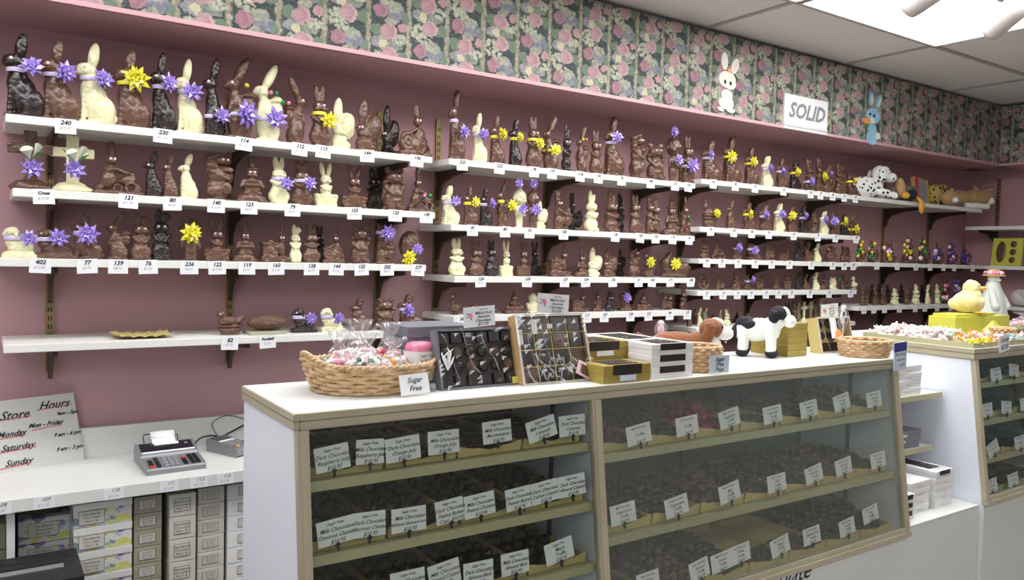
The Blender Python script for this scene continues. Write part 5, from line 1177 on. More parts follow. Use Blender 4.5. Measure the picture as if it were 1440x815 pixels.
flatcard(Q([(554.5,529),(595,525),(605,551),(564.5,557)], 1.700, .25), ['Sugar', 'Free'], 'white card reading Sugar Free leaning against the big wicker basket')
# two window boxes of chocolates leaning back
def winbox(l, yy, lean, dep, side_m, inner, lab, pcs, film=True, shape='oval'):
    tl, tr, br, bl_ = Q(l, yy, lean); O = bl_.copy(); O.z = ZT+.0005
    w = (br-bl_).length*.5+(tr-tl).length*.5; h = ((tl-bl_).length+(tr-br).length)/2
    r = root('chocolate_box', O); ang = math.atan(lean); r.rotation_euler = (-ang, 0, 0)
    # local: X right, Z up along the face, Y depth behind the face
    e = .006
    mb = MB(); mb.box(0, w, dep-.003, dep, 0, h); mb.box(0, w, 0, dep-.003, 0, .004); mb.box(0, w, 0, dep-.003, h-.004, h); mb.box(0, .004, 0, dep-.003, .004, h-.004); mb.box(w-.004, w, 0, dep-.003, .004, h-.004)
    build('box_tray', mb, side_m, r)
    mb = MB(); mb.box(-.001, w+.001, -.001, 0, -.001, e); mb.box(-.001, w+.001, -.001, 0, h-e, h+.001); mb.box(-.001, e, -.001, 0, e, h-e); mb.box(w-e, w+.001, -.001, 0, e, h-e)
    build('window_frame', mb, 'greybox' if side_m == 'greybox' else 'creambox', r)
    build('insert', MB().box(.004, w-.004, dep*.55, dep*.6, .004, h-.004), inner, r)
    nx, nz = pcs
    for i in range(nx):
        for j in range(nz):
            cx = .004+(w-.008)*(i+.5)/nx; cz = .004+(h-.008)*(j+.5)/nz; sx_ = (w/nx)*.40; sz_ = (h/nz)*.40
            if shape == 'square':
                o = obj('bonbon', BON, r, (cx, dep*.5, cz), (0, 0, 0), (sx_*2, .018, sz_*2), material='piece' if (i+j) % 4 else 'milk')
            elif (i*3+j) % 3 == 0: o = obj('bonbon', BON, r, (cx, dep*.5, cz), (0, 0, 0), (sx_*1.9, .018, sz_*1.7), material='piece')
            else: o = obj('bonbon', BONR, r, (cx, dep*.5, cz), (0, .3*i, 0), (sx_, .012, sz_), material='piece' if (i+j) % 3 else 'milk')
    if shape == 'square': 
        mb = MB()
        for i in range(1, nx): mb.box((w-.008)*i/nx+.003, (w-.008)*i/nx+.005, dep*.25, dep*.5, .004, h-.004)
        for j in range(1, nz): mb.box(.004, w-.004, dep*.25, dep*.5, (h-.008)*j/nz+.003, (h-.008)*j/nz+.005)
        build('dividers', mb, inner, r)
    if film:
        mb = MB(); n = 14; rn = random.Random(int(l[0][0])); vs = []
        for i in range(n+1):
            for j in range(n+1):
                vs.append((w*i/n, -.0025-.004*noise.noise(Vector((i*.55, j*.4, l[0][0])))*(1 if 0 < i < n and 0 < j < n else 0), h*j/n))
        mb.add(vs, [(i*(n+1)+j, (i+1)*(n+1)+j, (i+1)*(n+1)+j+1, i*(n+1)+j+1) for i in range(n) for j in range(n)]); build('shrink_wrap', mb, 'film', r)
        mb = MB()
        for s in range(3):
            pts = [(w*(.05+.25*s+.18*t), -.0045-.002*math.sin(t*9), h*(.92-.75*t+.10*math.sin(t*5+s*2))) for t in [k/12 for k in range(13)]]
            mb.tube(pts, [.0006+.0011*abs(math.sin(k*.8)) for k in range(13)], 5)
        build('wrap_crease', mb, 'cello', r, True)
    tag(r, lab, 'box of chocolates'); return r, w, h
BON = MB().prism([(-.5,-.5),(.5,-.5),(.5,.5),(-.5,.5)], -.35, .3).mesh('bonbon', [None])
mb = MB().box(-.5, .5, -.45, .4, -.5, .5); BON = mb.mesh('bonbon', [None])
BONR = MB().ell((0, 0, 0), (1, 1, 1), seg=16, rings=10).mesh('bonbon', [None], True)
rA, wA, hA = winbox([(611,463),(720.6,459),(733.4,540.5),(621.4,548)], 1.742, .28, .030, 'greybox', 'liner', 'silver-edged window box of dark chocolates leaning back on the counter', (6, 4))
rB, wB, hB = winbox([(723.6,443),(818,441.5),(837.5,535.5),(737,542.5)], 1.712, .30, .034, 'brownwood', 'tray', 'brown-sided window box with gold compartments, taller, right of the silver-edged one', (4, 4), shape='square')
# plastic flower tucked at left of the silver box, crumpled ribbon on the brown one
mb = MB()
for k in range(7): mb.tube([(0, 0, 0), (.012*math.cos(k), -.004, .02+.004*k), (.020*math.cos(k*1.3), -.006, .035+.004*k)], [.001, .003, .0006], 5)
o = build('ribbon_tuft', mb, 'paper', rA, True, loc=(.02, -.006, .05))
mb = MB(); rn = random.Random(4)
for k in range(16):
    a = rn.uniform(.03, wB-.01); b2 = rn.uniform(.0, .05); pts = [(a+.03*math.sin(t*3+k)*t, -.004-.012*t*(1-t)*4*rn.random(), b2+.03*t+.01*math.sin(t*6+k)) for t in (0, .25, .5, .75, 1)]; mb.tube(pts, [.001, .0035, .002, .004, .0008], 5)
build('wrap_gather', mb, 'cello', rB, True)
mb = MB(); mb.obox((wB-.032, -.006, .030), (.026, .0015, .020), Euler((0, .5, 0)).to_matrix()); build('white_corner_tag', mb, 'softpink', rB)
mb = MB(); mb.obox((wB-.030, -.009, .028), (.017, .001, .013), Euler((0, .5, 0)).to_matrix()); build('pictured_chocolate', mb, 'milk', rB)
build('yellow_sticker', MB().box(wA-.028, wA-.002, -.004, -.002, .004, .022), 'yellowbox', rA)
# rose price cards standing on the boxes
LN = ['Sugar Free', 'Milk & Dark', 'Assorted', 'Chocolates']
flatcard(Q([(648,433.5),(693,429),(696,457),(653,461)], 1.775), LN+['$11.95'], 'rose-decorated white card priced \$11.95 clipped on the silver-edged chocolate box'.replace('\\', ''), rose=True, sizes=[.006,.0105,.0105,.0105,.012])
flatcard(Q([(757,411),(802,415.5),(798,441),(755.5,439.5)], 1.765), LN+['$16.50'], 'rose-decorated white card priced $16.50 tilted on the brown-sided chocolate box', rose=True, sizes=[.006,.0105,.0105,.0105,.012])
# grey boxes behind the silver-edged box
P0, P1 = onY(548, 470, 1.93), onY(606, 467, 1.93)
for k in range(5):
    carton(P0.x+.02, 1.86, ZT+.031*k, .20, .155, .0296, 'greybox', 'flat silver-grey box, %s of the stack of five behind the silver-edged window box' % ['lowest', 'second', 'middle', 'fourth', 'topmost'][k], rz=.01*(k % 2), grp='silver-grey boxes behind')
# gold boxes
carton(1.415, 1.645, ZT, .178, .105, .050, 'goldbox', 'gold window carton at the counter edge in front, left of the white stack', win='top', label_mt='bluepaper')
xr2 = findX(884, 1.765, 1.22)
carton(xr2-.19, 1.765, ZT, .19, .13, .055, 'goldbox', 'gold carton hidden under the upper gold window carton', win=None)
carton(xr2-.19, 1.765, ZT+.055, .19, .13, .046, 'goldbox', 'gold window carton set back, topmost beside the brown-sided chocolate box', win='top', label_mt='paper')
for k in range(3):
    carton(1.607, 1.657, ZT+.0335*k, .172, .103, .0335, 'whitebox', 'white window carton, %s of the front stack of three' % ['lowest', 'middle', 'topmost'][k], win='top', side='Assorted' if k < 0 else None, grp='white cartons, front stack')
for k in range(3):
    carton(1.607, 1.768, ZT+.0335*k, .172, .212, .0335, 'whitebox', 'long white window carton, %s of the rear stack of three' % ['lowest', 'middle', 'topmost'][k], win='top', grp='white cartons, rear stack')
# small baskets
wicker('wicker_basket', (1.885, 1.745, ZT), .078, .075, .075, 7, 'small square-sided wicker basket with a Sugar Free Pops card', 1.05)
flatcard(Q([(998,500),(1025,499),(1025,523),(997,525)], 1.645, .0), ['Sugar', 'Free', 'Pops'], 'pale blue card reading Sugar Free Pops on the small basket', mt='bluepaper', sizes=[.019,.019,.019])
wicker('wicker_basket', (2.795, 1.735, ZT), .105, .085, .060, 6, 'wide wicker basket at the right end of the long counter', 1.15)
# gold boxes stack near the cow
for k in range(5):
    carton(2.455, 1.825, ZT+.0250*k, .115, .17, .0243, 'goldbox', 'gold carton, %s of five stacked behind the cow plush' % ['lowest', 'second', 'middle', 'fourth', 'topmost'][k], grp='gold cartons behind the cow plush')
rC, wC, hC = winbox([(1144.5,452),(1191,450),(1200.5,499),(1156,503.5)], 1.835, .22, .05 , 'tray', 'tray', 'small window box of nut clusters with yellow sides, near the right basket', (3, 3))
build('gold_seal', MB().ell((wC*.55, -.006, hC*.42), (.024, .0012, .032)), 'orange', rC); build('ribbon_print', MB().box(wC*.33, wC*.52, -.0055, -.0045, hC*.40, hC-.005), 'paper', rC)
flatcard(Q([(1152,430),(1176,426.5),(1178.5,445.5),(1155,448)], 1.88), LN+['$13.50'], 'small rose-decorated card standing on the yellow-sided window box', rose=True, sizes=[.005,.0085,.0085,.0085,.010])

# ------------------------------------------------------------------ plush toys (metres, built facing left or right)
def plush(name, loc, rz, parts, lab, cat='plush toy', sc=1., vox=.004, fuzz=.0012):
    r = root(name, loc); r.rotation_euler = (0, 0, rz); r.scale = (sc,)*3
    for nm, mt, prims in parts:
        me = sculpt('plush_'+nm, prims, vox, 4, [mt])
        if mt.startswith('plush') or mt in ('dalm', 'leopard'):
            for vv in me.vertices: vv.co += vv.normal*(noise.noise(vv.co*170)*fuzz+noise.noise(vv.co*60)*fuzz*.8)
        obj(nm, me, r)
    tag(r, lab, cat); return r
bX = findX(1006, 1.80, ZT+.05)
plush('plush_dog', (bX, 1.84, ZT), -.72, [
    ('body', 'plushbrown', [('e', -.10, 0, .055, .10, .045, .05), ('e', -.03, 0, .055, .05, .045, .052), ('c', -.18, .0, .06, -.23, .02, .09, .014, .007)]),
    ('chest', 'plushwhite', [('e', .015, 0, .052, .036, .040, .052), ('c', .015, .022, .05, .05, .03, .013, .016, .015), ('c', .015, -.022, .05, .05, -.03, .013, .016, .015), ('e', -.12, -.04, .02, .05, .018, .018), ('e', -.12, .04, .02, .05, .018, .018), ('e', .01, 0, .085, .028, .03, .03)]),
    ('head', 'plushbrown', [('e', .015, 0, .118, .043, .038, .036)]),
    ('muzzle', 'plushwhite', [('e', .058, 0, .103, .032, .026, .023), ('e', .03, 0, .135, .028, .014, .022)]),
    ('ear', 'plushbrown', [('e', .0, .037, .098, .020, .010, .038, 10), ('e', .005, .034, .125, .018, .012, .018)]),
    ('ear', 'plushbrown', [('e', .0, -.037, .098, .020, .010, .038, 10), ('e', .005, -.034, .125, .018, .012, .018)]),
    ('nose', 'plushblack', [('e', .089, 0, .108, .009, .010, .007)]), ('eye', 'plushblack', [('e', .048, -.026, .126, .005, .004, .005)]), ('eye', 'plushblack', [('e', .048, .026, .126, .005, .004, .005)])],
    'brown and white plush beagle lying behind the small basket', vox=.0035)
cX = findX(1062, 1.88, ZT)
plush('plush_cow', (cX+.02, 1.89, ZT), -.95, [
    ('body', 'plushwhite', [('e', 0, 0, .110, .070, .044, .048, -12), ('e', .050, 0, .115, .040, .044, .050), ('e', -.055, 0, .105, .036, .040, .048)] + [q for s in (1, -1) for q in [('c', .052, .022*s, .10, .055, .026*s, .032, .023, .021), ('c', -.052, .022*s, .09, -.055, .026*s, .032, .024, .021)]] + [('e', .075, 0, .145, .030, .03, .032)]),
    ('back_patch', 'plushblack', [('e', -.045, 0, .128, .045, .038, .036, 15), ('e', -.085, 0, .10, .018, .03, .03), ('e', -.03, -.025, .13, .03, .02, .02)]),
    ('head', 'plushblack', [('e', .078, 0, .178, .036, .034, .034), ('e', .062, -.020, .165, .022, .022, .03)]),
    ('blaze', 'plushwhite', [('e', .108, 0, .182, .016, .013, .030, -25)]),
    ('muzzle', 'plushwhite', [('e', .122, 0, .150, .027, .031, .026)]),
    ('ear', 'plushblack', [('e', .062, .040, .190, .013, .026, .009)]), ('ear', 'plushblack', [('e', .066, -.042, .186, .013, .026, .009)]),
    ('hoof', 'plushblack', [('e', .058, .027, .017, .027, .023, .0175)]), ('hoof', 'plushblack', [('e', .058, -.027, .017, .027, .023, .0175)]), ('hoof', 'plushblack', [('e', -.056, .027, .017, .027, .023, .0175)]), ('hoof', 'plushblack', [('e', -.056, -.027, .017, .027, .023, .0175)]),
    ('ear_lining', 'plushwhite', [('e', .070, -.048, .186, .005, .018, .004)]), ('tail', 'plushwhite', [('c', -.092, 0, .12, -.125, .01, .05, .006, .005)])],
    'black and white plush cow standing on the counter beside gold cartons', vox=.0035, sc=.90)
# wrapped pops
def wrap_pop(P, h, lab, col, sp=False):
    r = root('wrapped_pop', P)
    build('stick', MB().tube([(0, 0, 0), (.004, 0, h*.6)], .002, 8), 'paper', r)
    mb = MB(); seg = 12; vs = []; rn = random.Random(int(h*1e4))
    for i, (q, z) in enumerate(((.018, .30), (.004, .38), (.010, .46), (.022, .60), (.026, .78), (.020, .93), (.006, 1.))):
        for k in range(seg): a = 2*PI*k/seg; j = 1+rn.uniform(-.2, .2); vs.append((q*j*math.cos(a), q*.6*j*math.sin(a), h*z))
    mb.add(vs, [(i*seg+k, i*seg+(k+1) % seg, (i+1)*seg+(k+1) % seg, (i+1)*seg+k) for i in range(6) for k in range(seg)]); build('wrapper', mb, 'cello', r)
    mb = MB(); mb.ell((0, 0, h*.74), (.016, .008, h*.16)); mb.ell((-.008, 0, h*.90), (.006, .005, .012)); mb.ell((.008, 0, h*.90), (.006, .005, .012)); build('candy_figure', mb, col, r, True)
    if sp: build('spots', MB().ell((-.006, -.007, h*.8), (.007, .003, .009)).ell((.007, -.007, h*.68), (.006, .003, .008)), 'plushblack', r, True)
    tag(r, lab, 'wrapped lollipop')
wrap_pop((2.735, 1.79, ZT+.006), .19, 'cellophane-wrapped spotted cow lollipop standing in the right wicker basket', 'plushwhite', True)
a = onY(945, 470, 1.90)
wrap_pop((findX(935, 2.0, ZT+.1)-.02, 2.0, ZT), .135, 'cellophane-wrapped pop behind the white cartons, left of the beagle', 'softpink')

# ------------------------------------------------------------------ right counter top
ZR = 1.160
r = root('candy_tray', (3.43, 1.64, ZR)); mb = MB(); w, d = 1.3, .50; 
mb.box(0, w, 0, d, 0, .003); mb.box(0, w, 0, .006, .003, .022); mb.box(0, w, d-.006, d, .003, .022); mb.box(0, .006, .006, d-.006, .003, .022); mb.box(w-.006, w, .006, d-.006, .003, .022)
build('tray_body', mb, 'goldgreen', r, bevel=.001); tag(r, 'shallow champagne-coloured tray of wrapped candy on the right counter top', 'tray')
TAF = MB(); TAF.ell((0, 0, 0), (.014, .008, .008), seg=10, rings=6); TAF.prism([(.012, 0), (.028, .007), (.026, 0), (.028, -.007)], -.003, .003); TAF.prism([(-.012, 0), (-.028, .007), (-.026, 0), (-.028, -.007)], -.003, .003); TAF = TAF.mesh('wrapped_taffy', [None])
rn = random.Random(11)
def taffies(n, x0, x1, y0, y1, cols, lab, grp, lay=3, s=1.):
    for i in range(n):
        z = ZR+.012+.011*s*(i*lay//n)
        o = obj('wrapped_taffy', TAF, loc=(rn.uniform(x0, x1), rn.uniform(y0, y1), z+rn.uniform(0, .004)), rot=(rn.uniform(-.4, .4), rn.uniform(-.3, .3), rn.uniform(0, 6)), scale=(s,)*3, material=cols[i % len(cols)])
        tag(o, lab, 'wrapped candy', grp)
taffies(70, 3.46, 3.62, 1.80, 2.12, ('paper', 'softpink', 'paper'), 'white and pink twisted taffy heaped at left end of the candy tray', 'white and pink taffy', 4, 1.25)
taffies(34, 3.58, 3.86, 1.72, 1.86, ('orange', 'blue', 'softpink', 'orange'), 'orange, pink or pale blue wrapped candy in the middle of candy tray', 'orange and blue candy', 3, 1.25)
taffies(16, 3.50, 3.64, 1.655, 1.70, ('yellow', 'yellowbox', 'foilgold'), 'yellow foil candy along the front edge of the candy tray', 'yellow foil candy', 2, 1.1)
taffies(24, 3.66, 4.0, 1.655, 1.74, ('softpink', 'paper', 'orange', 'blue'), 'pale wrapped candy at the right part of the candy tray', 'pale mixed candy', 3, 1.1)
x0 = findX(1334, 1.93, 1.2); x1 = findX(1412, 1.93, 1.2)
carton(x0, 1.90, ZR+.0035, (x1-x0)*.52, .13, .098, 'yellowbox', 'lime yellow gift box under the chick, left of two', lid=False, grp='lime yellow gift boxes')
carton(x0+(x1-x0)*.54, 1.905, ZR+.0035, (x1-x0)*.46, .13, .096, 'yellowbox', 'lime yellow gift box under the chick, right of two', lid=False, grp='lime yellow gift boxes')
carton(x0+.02, 1.91, ZR+.1020, (x1-x0)*.70, .11, .012, 'yellowbox', 'flat lime yellow lid directly under the plush chick', lid=False)
xp = findX(1406, 1.80, 1.2)
mb = MB(); mb.add([(-.075, -.05, 0), (.075, -.05, 0), (.075, .05, 0), (-.075, .05, 0), (-.01, 0, .085), (.01, 0, .085)], [(0, 3, 2, 1), (0, 1, 5, 4), (1, 2, 5), (2, 3, 4, 5), (3, 0, 4)])
r = build('gift_box', mb, 'yellowbox', loc=(xp, 1.83, ZR+.0035)); tag(r, 'lime yellow gable gift box in front of the gowned figure', 'box')
# chick
cx = findX(1364, 1.95, 1.3)
plush('plush_chick', (cx, 1.96, ZR+.1142), -.85, [
    ('body', 'plushyellow', [('e', 0, 0, .052, .075, .055, .056), ('e', .01, 0, .085, .05, .045, .04), ('e', -.055, 0, .045, .035, .035, .03), ('e', -.01, -.045, .055, .045, .018, .032), ('e', -.01, .045, .055, .045, .018, .032)]),
    ('head', 'plushyellow', [('e', .012, 0, .125, .040, .037, .037), ('e', .005, 0, .155, .012, .012, .010)]),
    ('beak', 'beak', [('e', .058, -.004, .124, .022, .015, .009), ('e', .052, -.004, .114, .014, .011, .006)]),
    ('foot', 'beak', [('e', .045, -.030, .006, .032, .016, .006)]), ('foot', 'beak', [('e', .045, .030, .006, .032, .016, .006)]),
    ('eye', 'plushblack', [('e', .034, -.030, .135, .0045, .004, .0045)]), ('eye', 'plushblack', [('e', .034, .030, .135, .0045, .004, .0045)])],
    'fluffy yellow plush chick with orange beak on the lime yellow boxes', vox=.0035, sc=1.0, fuzz=.0022)
# gowned figure with flowered hat
gx = findX(1406, 2.16, 1.3)
r = root('gowned_figure', (gx, 2.20, ZR)); hh = onY(1406, 378, 2.20).z-ZR; k = hh/.30
mb = MB(); seg = 40; vs = []; pr = [(.100, 0), (.096, .03), (.085, .08), (.070, .13), (.055, .18), (.043, .215), (.034, .235)]
for i, (q, z) in enumerate(pr):
    for s in range(seg): a = 2*PI*s/seg; j = 1+(.07*math.sin(a*9)*(1-z/.25)); vs.append((q*k*j*math.cos(a), q*k*.75*j*math.sin(a), z*k))
mb.add(vs, [(i*seg+s, i*seg+(s+1) % seg, (i+1)*seg+(s+1) % seg, (i+1)*seg+s) for i in range(len(pr)-1) for s in range(seg)]); build('gown', mb, 'gown', r, True)
obj('head', sculpt('gown_head', [('e', 0, 0, .25*k, .030*k, .028*k, .030*k), ('e', 0, -.028*k, .243*k, .010*k, .01*k, .008*k)], .004, 3, ['plushwhite']), r)
obj('sleeve', sculpt('sleeve', [('c', -.040*k, -.01, .19*k, -.058*k, -.045, .11*k, .018*k, .022*k)], .004, 2, ['gown']), r); obj('sleeve', sculpt('sleeve', [('c', .040*k, -.01, .19*k, .058*k, -.045, .11*k, .018*k, .022*k)], .004, 2, ['gown']), r)
build('hat_brim', MB().lathe([(.02, .270), (.052, .262), (.056, .266), (.03, .278), (.028, .295), (.005, .300)], 26, sx=k, sy=k, c=(0, 0, 0)), 'plushtan', r, True, scale=(1, 1, k))
mb = MB()
for s in range(14): a = 2*PI*s/14; mb.ell((.036*k*math.cos(a), .036*k*math.sin(a), .279*k), (.013*k, .013*k, .011*k), seg=8, rings=6, mi=s % 3)
build('hat_flowers', mb, ('foilpink', 'softpink', 'pink'), r, True)
tag(r, 'white gowned doll-like figure wearing a pink-flowered straw hat, right counter', 'figurine')
r = wicker('wicker_basket', (findX(1417, 1.74, 1.2), 1.76, ZR+.003), .055, .05, .055, 5, 'little brown basket at the right end of the candy tray', 1.1)
flatcard(Q([(1396,484),(1411,479),(1420,491),(1405,497)], 1.626), ['Candy', '$2.50'], 'white tag card hanging over the right counter edge below the brown basket')
g0 = findX(1436, 1.95, 1.25)
bag((g0, 1.93, ZR+.0035), .10, .08, .055, .03, 'cellophane candy bag at the right edge, behind the little brown basket', ('white_lam', 'softpink', 'pink', 'yellowbox', 'white_lam'), 9)
# ------------------------------------------------------------------ plush on the long top shelf
ZC1 = SH['C1'][2]
def onshelf(u, yy=3.10): return (findX(u, yy, ZC1), yy, ZC1)
plush('plush_dalmatian', onshelf(1226), -.35, [
    ('body', 'dalm', [('e', -.06, 0, .075, .12, .06, .070), ('e', .02, 0, .09, .05, .05, .06), ('e', -.14, 0, .06, .06, .055, .055)]),
    ('foreleg', 'dalm', [('c', .02, .04, .05, .11, .05, .024, .026, .024)]), ('foreleg', 'dalm', [('c', .02, -.05, .05, .11, -.07, .024, .026, .024)]),
    ('head', 'dalm', [('e', .06, 0, .165, .065, .055, .058), ('e', .125, -.01, .145, .045, .035, .032)]),
    ('ear', 'dalm', [('e', .03, .056, .15, .03, .014, .05)]), ('ear', 'dalm', [('e', .03, -.056, .15, .03, .014, .05)]), ('nose', 'plushblack', [('e', .166, -.01, .155, .012, .014, .010)])],
    'black-spotted white plush dalmatian lying on the top shelf', vox=.0055, sc=1.05)
plush('plush_duck', onshelf(1268, 3.06), .0, [
    ('body', 'plusholive', [('e', 0, 0, .06, .12, .06, .058), ('e', .09, -.02, .07, .04, .04, .045)]), ('wing', 'plushtan', [('e', -.075, -.03, .09, .035, .03, .07, -15)]),
    ('head', 'plushblack', [('e', -.005, -.075, .045, .038, .032, .038)]), ('bill', 'plushorange', [('e', -.075, -.07, .035, .038, .024, .024)]),
    ('foot', 'plushorange', [('e', .07, -.105, -.040, .036, .012, .045), ('c', .06, -.07, .03, .07, -.10, .0, .012, .012)])],
    'olive and brown plush duck with orange feet hanging over the top shelf', vox=.0055)
x0 = findX(1290, 3.10, ZC1)
r = root('framed_box', (x0, 3.06, ZC1+.001)); r.rotation_euler = (-.18, .12, 0)
build('frame_body', MB().box(-.085, .085, 0, .03, 0, .19), 'brownwood', r, bevel=.002); build('picture', MB().box(-.045, .065, -.002, 0, .012, .178), 'greystone', r); build('red_edge', MB().box(-.087, -.048, -.004, .0, .0, .19), 'red', r); build('gold_edge', MB().box(.067, .087, -.003, .0, .0, .19), 'foilgold', r)
tag(r, 'upright dark picture box with red and gold edges between plush toys on shelf', 'box')
plush('plush_leopard', onshelf(1321, 3.10), -.2, [
    ('body', 'leopard', [('e', -.03, .03, .085, .11, .06, .08), ('e', .06, .03, .11, .06, .05, .06)]), ('head', 'plushtan', [('e', .02, -.06, .062, .062, .05, .055)]), ('muzzle', 'plushwhite', [('e', .03, -.105, .045, .03, .025, .022)]),
    ('ear', 'leopard', [('e', -.02, -.05, .115, .022, .012, .022)]), ('ear', 'leopard', [('e', .06, -.05, .115, .022, .012, .022)]), ('nose', 'plushblack', [('e', .03, -.13, .052, .008, .006, .006)])],
    'leopard-spotted plush cat with tan face beside the plush corgi', vox=.0055)
plush('plush_corgi', onshelf(1352, 3.12), -.42, [
    ('body', 'plushtan', [('e', -.06, 0, .072, .17, .060, .058), ('e', .08, 0, .08, .06, .06, .06)]), ('head', 'plushtan', [('e', .15, -.01, .085, .065, .055, .055)]),
    ('muzzle', 'plushwhite', [('e', .19, -.04, .062, .032, .028, .028), ('e', .175, -.03, .10, .018, .02, .03)]), ('ear', 'plushtan', [('c', .19, .02, .125, .255, .02, .155, .020, .008)]), ('ear', 'plushtan', [('c', .11, .0, .13, .09, .0, .165, .018, .008)]),
    ('foreleg', 'plushwhite', [('c', .06, -.05, .025, .15, -.06, .020, .022, .020)]), ('foreleg', 'plushwhite', [('c', .0, -.05, .025, .04, -.07, .020, .022, .020)]), ('nose', 'plushblack', [('e', .205, -.068, .068, .009, .007, .008)])],
    'tan and white plush corgi lying at the right end of top shelf', vox=.006, sc=1.1)
# ------------------------------------------------------------------ right wall things
a, b2 = onX(1390, 365, 6.50), onX(1432, 365, 6.50)
r = root('chocolate_box', (6.53, (a.y+b2.y)/2, 1.514)); w = abs(a.y-b2.y); h = onX(1410, 334, 6.55).z-1.514; r.rotation_euler = (0, .16, 0)
build('box_tray', MB().box(0, .03, -w/2, w/2, 0, h), 'yellowbox', r, bevel=.002)
mb = MB(); mb.ell((-.004, w*.18, h*.5), (.006, w*.16, h*.38))
for i in range(3): mb.ell((-.004, -w*.22, h*(.22+.28*i)), (.006, w*.11, h*.11))
build('moulded_egg', mb, 'milk', r, True); tag(r, 'flat yellow box showing egg chocolates on the right wall shelf', 'box of chocolates')
plush('plush_cow', (6.50, onX(1436, 425, 6.5).y, 1.21), -2.2, [
    ('body', 'plushwhite', [('e', 0, 0, .07, .10, .06, .062), ('e', .09, 0, .10, .05, .05, .05)]), ('head_patch', 'plushblack', [('e', .12, .0, .115, .045, .045, .045)]), ('foot', 'plushblack', [('e', .10, .03, .018, .05, .03, .018)]), ('ear', 'plushbrown', [('e', .03, .03, .14, .03, .02, .02)])],
    'black and white plush partly cut off at the right edge of view', vox=.007)

# ------------------------------------------------------------------ cut-outs and SOLID sign on the wallpaper
def wp(u, v, y_=YS-.006): return onY(u, v, y_)
def cutout(name, cu, cv, s, parts, lab, u0, v0):
    O = wp(u0+cu/s, v0+cv/s); r = root(name, O); n = 0
    for nm, mt, shapes in parts:
        mb = MB()
        for si, (a, b2, ra, rb, rot) in enumerate(shapes):
            P = wp(u0+a/s, v0+b2/s)-O; sx = (wp(u0+(a+ra)/s, v0+b2/s)-wp(u0+a/s, v0+b2/s)).x; sz = (wp(u0+a/s, v0+(b2-rb)/s)-wp(u0+a/s, v0+b2/s)).z
            seg = 24; poly = []
            for k in range(seg):
                an = 2*PI*k/seg; x_, z_ = sx*math.cos(an), sz*math.sin(an); c_, s_ = math.cos(rot), math.sin(rot); poly.append((P.x+x_*c_+z_*s_, P.z-x_*s_+z_*c_))
            mb.prism(poly, -.002-.0012*n-.00025*si, .006-.0002*si)
        build(nm, mb, mt, r); n += 1
    tag(r, lab, 'wall decoration'); return r
cutout('rabbit_cutout', 305, 420, 7.41, [('figure', 'cutwhite', [(290,192,34,92,-.12),(398,245,34,90,.45),(315,385,88,88,0),(345,430,60,60,0),(310,545,55,60,0),(305,630,76,66,0),(245,692,34,20,.2),(350,708,42,22,0)]),
    ('ear_lining', 'softpink', [(398,255,10,55,.45)]), ('eye', 'ink', [(290,408,11,22,-.1),(346,425,11,22,-.1)]), ('flower', 'orange', [(335,292,22,20,0)])], 'cream rabbit cut-out on the wallpaper, left of the SOLID sign', 980, 60)
cutout('rabbit_cutout', 1130, 400, 8.15, [('figure', 'skyblue', [(1105,155,24,80,-.05),(1192,185,26,85,.45),(1128,350,74,88,0),(1110,495,46,58,0),(1108,600,56,82,0)]),
    ('tail', 'cutwhite', [(1175,580,28,40,0)]), ('muzzle', 'cutwhite', [(1105,405,34,30,0),(1105,165,10,55,-.05),(1192,195,11,60,.45)]), ('eye', 'ink', [(1082,330,10,16,0),(1128,350,11,17,0)]), ('flower', 'orange', [(1048,408,40,36,0)]), ('flower_stem', 'green', [(1045,460,16,26,0)])], 'pale blue rabbit cut-out holding an orange flower, right of the SOLID sign', 1090, 120)
tl, tr, br, bl_ = [onY(u, v, YS-.012) for u, v in ((1103.8,130.5),(1164.3,143),(1162,190.5),(1102.7,179))]
w, h = tr.x-tl.x, (tl.z-bl_.z); r = root('shop_sign', ((tl.x+tr.x)/2, YS-.014, bl_.z))
build('sign_board', MB().box(-w/2, w/2, 0, .012, 0, h), 'paper', r, bevel=.001); build('sign_channel', MB().box(-w/2, w/2, -.004, .0, .012, .024).box(-w/2, w/2, -.008, .012, -.006, .0), 'track', r)
lettering('SOLID', r, (0, -.0015, h*.53), size=h*.62, shear=.28, bold=.004, mt='greystone')
tag(r, 'white rectangular sign reading SOLID mounted on the floral wallpaper', 'sign')
# ------------------------------------------------------------------ work desk behind the counter
ZD = .703; YD0 = 2.853
r = root('wall_desk', (.2, YD0, 0)); 
def db(nm, mb, m_, **k):
    mb.v = [(a-.2, b2-YD0, c2) for a, b2, c2 in mb.v]; return build(nm, mb, m_, r, **k)
db('desktop', MB().box(-1.5, 1.75, YD0, 3.318, ZD-.042, ZD), 'white_lam', bevel=.0015)
db('backboard', MB().box(-1.5, 1.75, 3.290, 3.308, ZD, ZD+.112), 'white_lam', bevel=.001)
for x in (-1.48, -.6, .055, 1.73): db('divider', MB().box(x, x+.022, YD0+.02, 3.30, 0, ZD-.042), 'white_lam')
tag(r, 'white wall desk with low backboard, behind the counter at lower left', 'desk')
def dtag(u, v, s, pr, lab):
    P = onY(u, v, YD0-.001); r = root('price_tag', (P.x, YD0-.0012, ZD-.021)); build('tag_card', MB().box(-.03, .03, -.0006, .0006, -.020, .020), 'paper', r)
    lettering(s, r, (.004, -.0012, .009), size=.017, shear=.3); lettering(pr, r, (-.002, -.0012, -.009), size=.011, mt='inkgrey', shear=.2); tag(r, lab, 'price tag', 'price labels on the desk edge')
